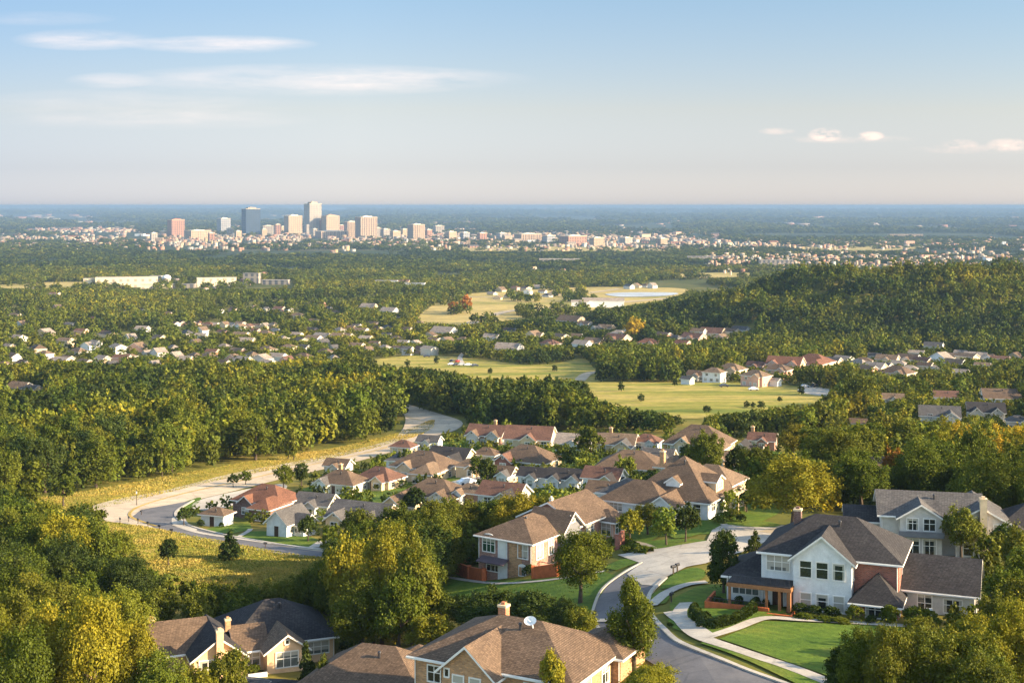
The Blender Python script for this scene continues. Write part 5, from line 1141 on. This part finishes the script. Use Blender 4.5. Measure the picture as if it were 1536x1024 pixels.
fill('in the dark wood behind the neighbourhood', [(705,648),(920,648),(1015,652),(1020,636),(930,622),(860,604),(720,606)], 6, (9,13.5), ('dark','dark','green','green','olive'))
fill('in the dark grove by the road', [(540,566),(600,568),(690,580),(720,590),(720,612),(700,628),(640,606),(580,592)], 5.0, (9,13), ('dark','dark','green','olive'), ('bushy','conifer','tall'))
fill('in the wood below the green field', [(1060,668),(1180,655),(1280,664),(1275,640),(1180,622),(1080,636)], 6, (8,12), ('dark','green','olive','olive'))
fill('in the grove on the green field', [(878,574),(1025,560),(1022,580),(960,582),(890,582)], 6, (9,13), ('dark','dark','green','olive'))
fill('in the little grove on the meadow', [(698,549),(842,540),(846,555),(720,559)], 6, (7,10), ('dark','green','olive'))
fill('between houses at the hill foot', [(1235,628),(1290,592),(1540,556),(1600,560),(1600,700),(1330,700),(1235,662)], 7.2, (6,11), ('dark','green','olive','olive','yellow'))
fill('in the yellowing wood behind the white house', [(1195,770),(1235,705),(1340,700),(1600,690),(1620,810),(1500,830),(1468,800),(1330,752),(1240,780)], 5.2, (7,10.5), ('green','olive','yellow','yellow','gold'))
fill('in the trees below the white house lawn', [(1460,905),(1490,850),(1620,830),(1640,1180),(1290,1180),(1280,1070),(1390,1000)], 4.2, (3.5,6.6), ('green','olive','olive','yellow'))
fill('between the neighbourhood gardens', [(440,730),(700,648),(960,662),(1190,672),(1170,775),(930,830),(700,785),(480,832),(420,795)], 5.2, (2.2,5.6), ('dark','green','green','olive','light'), ('bushy','bushy','broad'), .7)
fill('along the valley street', [(270,775),(430,715),(600,690),(600,720),(480,790),(360,805)], 6, (2,4.5), ('dark','green'), ('broad',), .5)
# distant woods
FARV = []
import time as _t
def far_trees():
    d = 500.0
    while d < 32000:
        sp = max(7.6, d*.0052); dep = sp*(1.05 if d < 1300 else 1.5 if d < 3000 else 2.0)
        n = int(.88*d/sp); xs = (np.arange(n)-n/2+rt2.uniform(-.4,.4,n))*sp; ys = d+rt2.uniform(-.45,.45,n)*dep
        zz = zt(xs, ys)
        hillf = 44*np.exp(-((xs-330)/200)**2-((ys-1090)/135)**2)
        for x, y, z, hf in zip(xs, ys, zz, hillf):
            if abs(x/y) > .42: continue
            X, Y = px(x, y, z)
            nz = mnoise.noise(Vector((x*.006, y*.0035, 2))) if y < 3500 else mnoise.noise(Vector((x*.0016, y*.0007, 2))) if y < 12000 else mnoise.noise(Vector((x*.0006, y*.0003, 2)))
            hill = hf > 3
            if not hill:
                if y < 1500: 
                    if X < 700 and Y < 552 and Y > 455 and nz < -.08 and rt2.random() < .75: continue
                elif y < 3800:
                    if nz < -.30: continue
                elif y < 8500:
                    t = 1-np.exp(-((Y-359)/12)**2) if X < 1080 else 1-.8*np.exp(-((Y-396)/10)**2)-.5*np.exp(-((Y-368)/5)**2)
                    if rt2.random() > t*.92+.03 or nz < -.12: continue
                else:
                    if nz < -.02: continue
            if any(lo[0] <= x <= hi[0] and lo[1] <= y <= hi[1] and inside(p, (x,y))[0] for lo, hi, p in FILLS): continue
            fieldtree = y > 1150 and mnoise.noise(Vector((x*.02, y*.008, 4))) > .15 and rt2.random() < .4 and not (895 < X < 1030 and 433 < Y < 463)
            if y < 4500 and not fieldtree and not free(x, y, 3 if y > 1500 else 2): continue
            H = rt2.uniform(8,13) if y < 3000 else sp*rt2.uniform(.45,.75); H = max(H, sp*.5)
            if hill: H = rt2.uniform(7,14)
            W = sp*rt2.uniform(1.05,1.45)
            if y < 7000 and not fieldtree:
                H, W = top_limit(x, y, H, W)
                if H < 2.2: continue
            h = rt2.random()*.6+.2+nz*.5
            if hill: h = rt2.random()*.42+.14+mnoise.noise(Vector((x*.016, y*.011, 8)))*.75+(hf/44-.5)*.7  # shade of the lower slope and light on the crest put into leaf hue
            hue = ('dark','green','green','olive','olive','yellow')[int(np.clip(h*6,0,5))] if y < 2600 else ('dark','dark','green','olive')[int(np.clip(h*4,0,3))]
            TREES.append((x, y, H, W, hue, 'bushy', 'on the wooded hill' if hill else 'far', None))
        d += dep
far_trees()
print("trees", len(TREES))
# the 300 that show largest become trees of their own, the rest is one mass of woodland
def score(t):
    Hp = t[2]*F/t[1]; X, Y = px(t[0], t[1], float(zt(t[0],t[1]))); 
    if abs(X-768) > 768+t[3]*F/t[1]*.5: return -1
    if Y-Hp > 1022: return -1
    return Hp*t[3]*F/t[1] + (1e6 if t[7] else 0)
order = sorted(range(len(TREES)), key=lambda i: -score(TREES[i]))
own = set(i for i in order[:300] if score(TREES[i]) > 0)
cap_h = {}
def side(x, y, L):
    dx, dy = x-L[1], y-L[2]
    if dy < -abs(dx)*.7: return 'in front of'
    if dy > abs(dx)*.7: return 'behind'
    return 'beside'
labelled = []
for i in sorted(own):
    x, y, H, W, hue, kind, zone, ex = TREES[i]
    lod = -1 if W*F/y > 84 else 0 if W*F/y > 50 else (1 if W*F/y > 26 else 2)
    cm, tm = protos(kind, lod); k = i % len(cm)
    nm = {'broad':'broadleaf_tree','bushy':'broadleaf_tree','tall':'broadleaf_tree','conifer':'conifer_tree','column':'cypress_tree'}[kind]
    root = thing(nm, None, 'tree', (x, y, float(zt(x,y))), rt2.uniform(0,6.28))
    root.scale = (W/8, W/8, H/10)
    tr = link('trunk', tm[i % 2], root); cr = link('crown', cm[k], root)
    c = np.array(HUE[hue])*rt2.uniform(.75,1.2); cr.color = (*(c*np.array([rt2.uniform(.92,1.1),1,1])), 1)
    size = 'tall' if H > 10.5 else 'small' if H < 5 else 'mid-sized'
    kw = {'broad':'broadleaf tree','bushy':'broadleaf tree','tall':'upright tree','conifer':'conifer','column':'columnar cypress'}[kind]
    if zone: lb = f'{size} {HUEWORD[hue]} {kw} {zone}'; grp = f'{HUEWORD[hue]} trees {zone}'
    else:
        L = min(LANDMARK, key=lambda q: math.hypot(q[1]-x, q[2]-y)-q[3])
        lb = f'{size} {HUEWORD[hue]} {kw} {side(x,y,L)} the {L[0]}'; grp = None
    if len(lb.split()) > 12: lb = lb.replace('mid-sized ', '')
    labelled.append((root, lb, grp, px(x, y, 0)[0], H))
by = {}
for q in labelled: by.setdefault((q[1], q[2]), []).append(q)
ORD = ['leftmost','second from the left','third from the left','fourth from the left','fifth from the left','sixth from the left']
for (lb, grp), qs in by.items():
    qs.sort(key=lambda q: q[3])
    for j, q in enumerate(qs):
        if grp: q[0]['label'] = lb; q[0]['group'] = grp
        elif len(qs) == 1: q[0]['label'] = lb
        else: q[0]['label'] = f"{lb}, {'rightmost' if j == len(qs)-1 else ORD[min(j,5)]}"
for q in labelled:
    l = q[0]['label']
    if len(l.replace('-', ' ').split()) > 16:
        l = l.replace('mid-sized ', '', 1); l = l.replace('broadleaf tree', 'tree') if len(l.split()) > 15 else l
        q[0]['label'] = ' '.join(l.split()[:16]); print('long', l)
def build_mass():
    T = {}
    for lod, n, leaf in ((0,1000,.66),(1,330,1.05),(2,110,1.6),(3,26,2.8)):
        for kind in ('bushy','broad','tall','conifer','column'):
            T[lod,kind] = [crown(kind, n, leaf, 500+lod*10+j, .26) for j in range(6 if kind == 'bushy' else 2)]
    parts = {'woodland': ([],[]), 'distant_woodland': ([],[])}
    for i, t in enumerate(TREES):
        if i in own: continue
        x, y, H, W, hue, kind = t[:6]; wp = W*F/y
        lod = 0 if wp > 26 else 1 if wp > 13 else 2 if y < 2400 else 3
        q = T[lod,kind][int(rt2.integers(len(T[lod,kind])))]; a = rt2.uniform(0,6.28); c, s = math.cos(a), math.sin(a)
        X = (q[...,0]*c-q[...,1]*s)*W/8+x; Y = (q[...,0]*s+q[...,1]*c)*W/8+y; Z = q[...,2]*H/10+float(zt(x,y))-.3
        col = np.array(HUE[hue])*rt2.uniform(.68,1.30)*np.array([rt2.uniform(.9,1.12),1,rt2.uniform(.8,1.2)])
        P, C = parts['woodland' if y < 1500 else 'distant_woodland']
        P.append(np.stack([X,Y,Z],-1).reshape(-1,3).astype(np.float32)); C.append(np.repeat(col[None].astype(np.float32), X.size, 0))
    for nm, (P, C) in parts.items():
        V = np.concatenate(P); print(nm, len(V)//4, 'leaves')
        o = mass_mesh(nm, V, np.arange(len(V)).reshape(-1,4), np.concatenate(C), ['leaf_mass'])
        o['label'] = 'treetops of the woods and the wooded hill merging into one mass' if nm == 'woodland' else 'far woods of the plain fading into blue haze'
build_mass()
# shrubs and hedges
def shrub(label, loc, w, h, hue, j, grp=None):
    o = thing('shrub', label, 'shrub', loc, j*1.3, grp); o.scale = (w/8,w/8,h/8.4)
    cm, _ = protos('shrub', 1 if w < 3 else 0); c = link('foliage', cm[j % 2], o, (0,0,-.6)); c.color = (*HUE[hue],1)
SH = [(4.4,-3.4,1.7,1.7,'dark','round dark shrub nearest the porch of the white house'),(6.0,-3.6,1.9,1.9,'dark','round dark shrub under the lower windows of the white house'),(7.8,-3.7,1.9,1.7,'dark','round dark shrub at the brick bay side of the lower windows'),
      (10.0,-4.2,2.1,2.6,'olive','taller olive shrub before the brick bay'),(13.2,-4.3,2.2,2.7,'green','upright green shrub at the outer corner of the brick bay'),(15.6,-3.6,2.9,2.9,'green','big rounded green shrub between brick bay and grey wing'),(15.3,-5.2,1.2,1.5,'olive','little olive shrub before the big rounded shrub'),
      (19.0,-1.6,2.0,1.8,'green','green shrub under the white window of the grey wing'),(11.6,-4.6,1.5,1.2,'dark','low dark shrub under the bay window'),(20.8,-1.8,1.8,1.8,'olive','olive shrub at the front corner of the grey wing'),(-2.2,-1.2,1.1,1.3,'dark','dark shrub on the porch by the railing'),(-.6,-1.0,1.1,1.2,'dark','dark shrub on the porch before its big window'),(.7,-1.2,.9,1.2,'dark','small dark shrub on the porch by the door'),
      (-4.2,-2.0,1.5,1.6,'dark','dark shrub at the outer end of the porch wall'),(5.2,-5.2,2.2,.8,'green','low spreading shrub at the porch steps'),(7.4,-5.4,2.4,.8,'green','low spreading shrub in the bed before the round shrubs'),(9.0,-5.8,2.2,.8,'olive','low spreading olive shrub at the bed edge'),(17.3,-3.2,2.0,1.2,'green','low green shrub beside the garden chairs')]
for j, (u, v, w, h, hue, lb) in enumerate(SH): shrub(lb, pz(u, v), w*.85, h*.66, hue, j)
BS = [(783,858,24,20,'green','trimmed green shrub at the corner of the long brick house'),(796,864,22,20,'dark','dark shrub beside the trimmed shrub at the brick corner'),(745,856,26,12,'olive','low olive shrub inside the terracotta wall'),(712,846,24,12,'green','low green shrub behind the curved terracotta wall'),(730,848,20,10,'olive','olive shrub in the middle of the walled bed'),
      (905,838,24,16,'green','green shrub below the sunroom of the long brick house'),(940,828,22,10,'green','green shrub at the driveway mouth of the long brick house'),(1075,783,16,11,'green','green shrub at the sunlit corner of the big brown-roofed house'),(1100,781,26,17,'olive','olive shrub under the porch of the big brown-roofed house'),(1112,783,16,14,'dark','dark shrub under the porch of the big brown-roofed house'),
      (1044,782,12,8,'olive','small olive shrub at the gabled wing of the big brown-roofed house'),(434,797,34,13,'green','green shrub against the grey steep-gabled cottage'),(302,790,11,11,'dark','dark shrub at the near side of the tiny cottage'),(332,791,8,9,'dark','dark shrub at the far side of the tiny cottage'),(960,829,26,8,'olive','low olive shrub on the island lawn'),
      (1005,940,10,8,'dark','dark clipped shrub by the kerb of the asphalt street'),(1395,935,30,20,'olive','olive shrub at the lawn end under the grey wing'),(380,1010,24,16,'green','green shrub before the peach gable'),(862,741,16,10,'dark','dark shrub before the two white gables'),(905,743,14,10,'dark','dark shrub before the maroon-roofed house')]
for j, (X, Y, w, h, hue, lb) in enumerate(BS):
    p = P3(X, Y); s = p.y/F; shrub(lb, p, w*s, h*s, hue, j)
def hedge(label, pix, w, h, hue):
    pts = np.array(smooth_open(to_world(pix), 8)); r = np.random.default_rng(len(label)); seg = np.linalg.norm(np.diff(pts,axis=0),axis=1); L = seg.sum(); n = int(L*260)
    t = r.uniform(0, L, n); cum = np.concatenate([[0],np.cumsum(seg)]); x = np.interp(t,cum,pts[:,0]); y = np.interp(t,cum,pts[:,1])
    a = r.uniform(-.3,np.pi+.3,n); q = 1+.12*np.sin(t*2.7)
    dx = np.cos(a)*w/2*q; x = x+dx*.7; y = y+dx*.7; z = zt(x,y)+np.clip(np.sin(a),-.2,1)**.6*h*q if False else zt(x,y)+np.abs(np.sin(a))**.6*h*q
    p = np.stack([x,y,z],-1); nr = unit(np.stack([np.cos(a)*.7,np.cos(a)*.7,np.sin(a)],-1)+r.normal(size=(n,3))*.5); u_ = unit(np.cross(nr,r.normal(size=(n,3)))); v_ = np.cross(nr,u_); s = .22*r.uniform(.6,1.4,(n,1))
    V = np.stack([p-u_*s*.6,p-v_*s*.45,p+u_*s*.6,p+v_*s*.45],1).reshape(-1,3); me = bpy.data.meshes.new('hedge'); fill_mesh(me, V, np.arange(len(V)).reshape(-1,4)); me.materials.append(MATS['leaf'])
    o = tag(link('hedge', me), label, 'hedge'); o.color = (*HUE[hue],1)
hedge('dark hedge curving beside the footpath below the porch', [(1050,938),(1075,942),(1100,937),(1126,922),(1134,912)], 1.5, 1.1, 'dark')
hedge('dark hedge along the porch end of the front lawn', [(1040,920),(1046,930),(1060,936)], 1.4, 1.1, 'dark')
hedge('clipped hedge beside the driveway of the long brick house', [(938,812),(955,824),(975,830)], 1.4, .7, 'green')

def meadow_grass():
    r = np.random.default_rng(4); V = []; C = []
    for cls, w, n in [(0,MEADOWS[0],90000),(0,MEADOWS[1],70000)]:
        lo, hi = w.min(0), w.max(0); p = r.uniform(lo, hi, (n*3,2)); p = p[inside(w, p)][:n]; p = p[np.abs(p[:,0]/p[:,1]) < .42]
        d = zt(p[:,0], p[:,1]); nz = np.array([mnoise.noise(Vector((a*.06, b*.06, 1)))+.5*mnoise.noise(Vector((a*.3, b*.3, 1))) for a, b in p])
        h = np.clip(.16+.22*nz+r.uniform(0,.22,len(p)), .05, .7)[:,None]; a = r.uniform(0,6.28,len(p)); u = np.stack([np.cos(a),np.sin(a),0*a],-1)*(.06+.16*h)
        b = np.stack([p[:,0],p[:,1],d-.03],-1); t = b+np.concatenate([r.normal(0,.15,(len(p),2)), h],1)
        V.append(np.stack([b-u,b+u,t+u*.5,t-u*.6],1).reshape(-1,3))
        g = np.clip(nz+.5+r.normal(0,.2,len(p)),0,1)[:,None]; C.append(np.repeat(g*np.array([.37,.275,.085])+(1-g)*np.array([.15,.17,.026]), 4, 0))
    V = np.concatenate(V); o = mass_mesh('grass', V, np.arange(len(V)).reshape(-1,4), np.concatenate(C), ['leaf_mass']); o['label'] = 'tall straw and green grass of the roadside meadow'
MEADOWS = [p for c, p in POLYS[:2]]
meadow_grass()

# ------------------------------------------------------------------ sky, air, sun, camera
SUN_EL, SUN_AZ = R(21), math.atan2(.96, -.27)      # azimuth from +Y towards +X
w = bpy.data.worlds.new('World'); SC.world = w; w.use_nodes = True; nt = w.node_tree; nd, lk = nt.nodes, nt.links; nd.clear()
sky = nd.new('ShaderNodeTexSky'); sky.sky_type = 'NISHITA'; sky.sun_disc = False; sky.sun_elevation = SUN_EL; sky.sun_rotation = SUN_AZ; sky.altitude = 200; sky.air_density = 1.0; sky.dust_density = .6; sky.ozone_density = 2.5
g = nd.new('ShaderNodeTexCoord').outputs['Generated']; sep = nd.new('ShaderNodeSeparateXYZ'); lk.new(g, sep.inputs[0])
yy = math_(nt, 'MAXIMUM', sep.outputs[1], .02); A_ = math_(nt, 'DIVIDE', sep.outputs[0], yy); B_ = math_(nt, 'DIVIDE', sep.outputs[2], yy)
cb = nd.new('ShaderNodeCombineXYZ'); lk.new(A_, cb.inputs[0]); lk.new(B_, cb.inputs[1]); v = cb.outputs[0]
wisp = noise(nt, v, 9, 6, .6, sc3=(1.0,7.0,1)); fine = noise(nt, v, 46, 6, .7, sc3=(.6,4.0,1))
def cloud(X, Y, sx, sy, k):
    a = math_(nt, 'DIVIDE', math_(nt, 'SUBTRACT', A_, (X-768)/2000), sx/2000); b = math_(nt, 'DIVIDE', math_(nt, 'SUBTRACT', B_, (EY-Y)/2000), sy/2000)
    q = math_(nt, 'ADD', math_(nt, 'MULTIPLY', a, a), math_(nt, 'MULTIPLY', b, b)); return math_(nt, 'MULTIPLY', math_(nt, 'SUBTRACT', 1.0, q, True), k)
def group(lst):
    tot = None
    for c in lst:
        o = cloud(*c); tot = o if tot is None else math_(nt, 'ADD', tot, o)
    return tot
cir = group([(128,60,115,17,1.15),(332,67,150,15,1.35),(465,120,300,26,.95),(165,121,70,13,.8),(620,120,190,20,.5),(200,160,260,30,.45),(60,28,120,12,.35),(230,180,260,16,.35)])
tex = math_(nt, 'MULTIPLY', ramp(nt, wisp, [(.32,(0,0,0)),(.68,(1,1,1))]), math_(nt, 'ADD', .35, fine))
cir = math_(nt, 'MULTIPLY', cir, tex, True)
puf = group([(1238,202,28,11,1.5),(1306,204,22,8,1.2),(1165,197,30,6,.4),(1440,216,30,8,.55),(1512,217,34,11,.8),(1270,209,110,7,.3),(1480,224,120,8,.3)])
pn = noise(nt, v, 60, 5, .6, sc3=(1,2.0,1)); puf = math_(nt, 'MULTIPLY', puf, ramp(nt, pn, [(.36,(0,0,0)),(.62,(1,1,1))]), True)
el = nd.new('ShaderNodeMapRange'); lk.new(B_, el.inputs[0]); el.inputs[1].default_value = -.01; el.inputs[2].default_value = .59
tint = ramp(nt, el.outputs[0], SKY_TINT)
az = nd.new('ShaderNodeMapRange'); lk.new(A_, az.inputs[0]); az.inputs[1].default_value = -.40; az.inputs[2].default_value = .40
tint = mixc(nt, 1.0, tint, ramp(nt, az.outputs[0], [(0,(.70,.76,.86)),(.35,(.93,.96,1.0)),(1,(.96,.98,1.0))]), 'MULTIPLY')
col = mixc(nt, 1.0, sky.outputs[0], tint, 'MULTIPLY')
col = mixc(nt, math_(nt, 'MULTIPLY', cir, .62), col, CLOUD_C)
col = mixc(nt, math_(nt, 'MULTIPLY', puf, .8), col, PUFF_C)
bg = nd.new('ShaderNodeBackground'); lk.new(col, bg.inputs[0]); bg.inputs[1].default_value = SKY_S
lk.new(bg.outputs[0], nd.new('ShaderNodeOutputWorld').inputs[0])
ld = bpy.data.lights.new('sun', 'SUN'); ld.energy = SUN_S; ld.angle = R(.5); ld.color = (1.0,.79,.51)
so = bpy.data.objects.new('sun', ld); COL.objects.link(so)
dirv = Vector((math.sin(SUN_AZ)*math.cos(SUN_EL), math.cos(SUN_AZ)*math.cos(SUN_EL), math.sin(SUN_EL)))
so.rotation_euler = dirv.to_track_quat('Z', 'Y').to_euler(); so.location = (300,-200,400)
# air: one box of even density round everything
m, nt, nd, lk = mat('haze'); pv = nd.new('ShaderNodeVolumePrincipled'); pv.inputs['Color'].default_value = (*HAZE_C,1); pv.inputs['Density'].default_value = HAZE_D; pv.inputs['Anisotropy'].default_value = .0
lk.new(pv.outputs[0], nd.new('ShaderNodeOutputMaterial').inputs['Volume']); MATS['haze'] = m
b = MB(); b.box(-47000,47000,-400,63000,5,CAMZ+6); tag(link('haze', b.mesh('haze', ['haze'])), 'thin blue air over the whole plain', None, None, 'stuff')
cd = bpy.data.cameras.new('camera'); cam = bpy.data.objects.new('camera', cd); COL.objects.link(cam); SC.camera = cam
cam.location = (0,0,CAMZ); cam.rotation_euler = (R(90),0,0); cd.sensor_width = 36; cd.lens = 36*F/1536; cd.shift_y = -(512-EY)/1536; cd.clip_start = .5; cd.clip_end = 150000
SC.render.engine = 'CYCLES'; cy = SC.cycles
cy.max_bounces = 5; cy.diffuse_bounces = 2; cy.glossy_bounces = 2; cy.transmission_bounces = 2; cy.volume_bounces = 1; cy.transparent_max_bounces = 4
cy.use_denoising = True; cy.use_adaptive_sampling = True; cy.adaptive_threshold = .02; cy.sample_clamp_indirect = 4
try: cy.denoiser = 'OPENIMAGEDENOISE'; cy.denoising_input_passes = 'RGB_ALBEDO_NORMAL'
except Exception: pass
SC.view_settings.view_transform = 'Standard'; SC.view_settings.look = 'None'; SC.view_settings.exposure = EXPO; SC.view_settings.gamma = 1
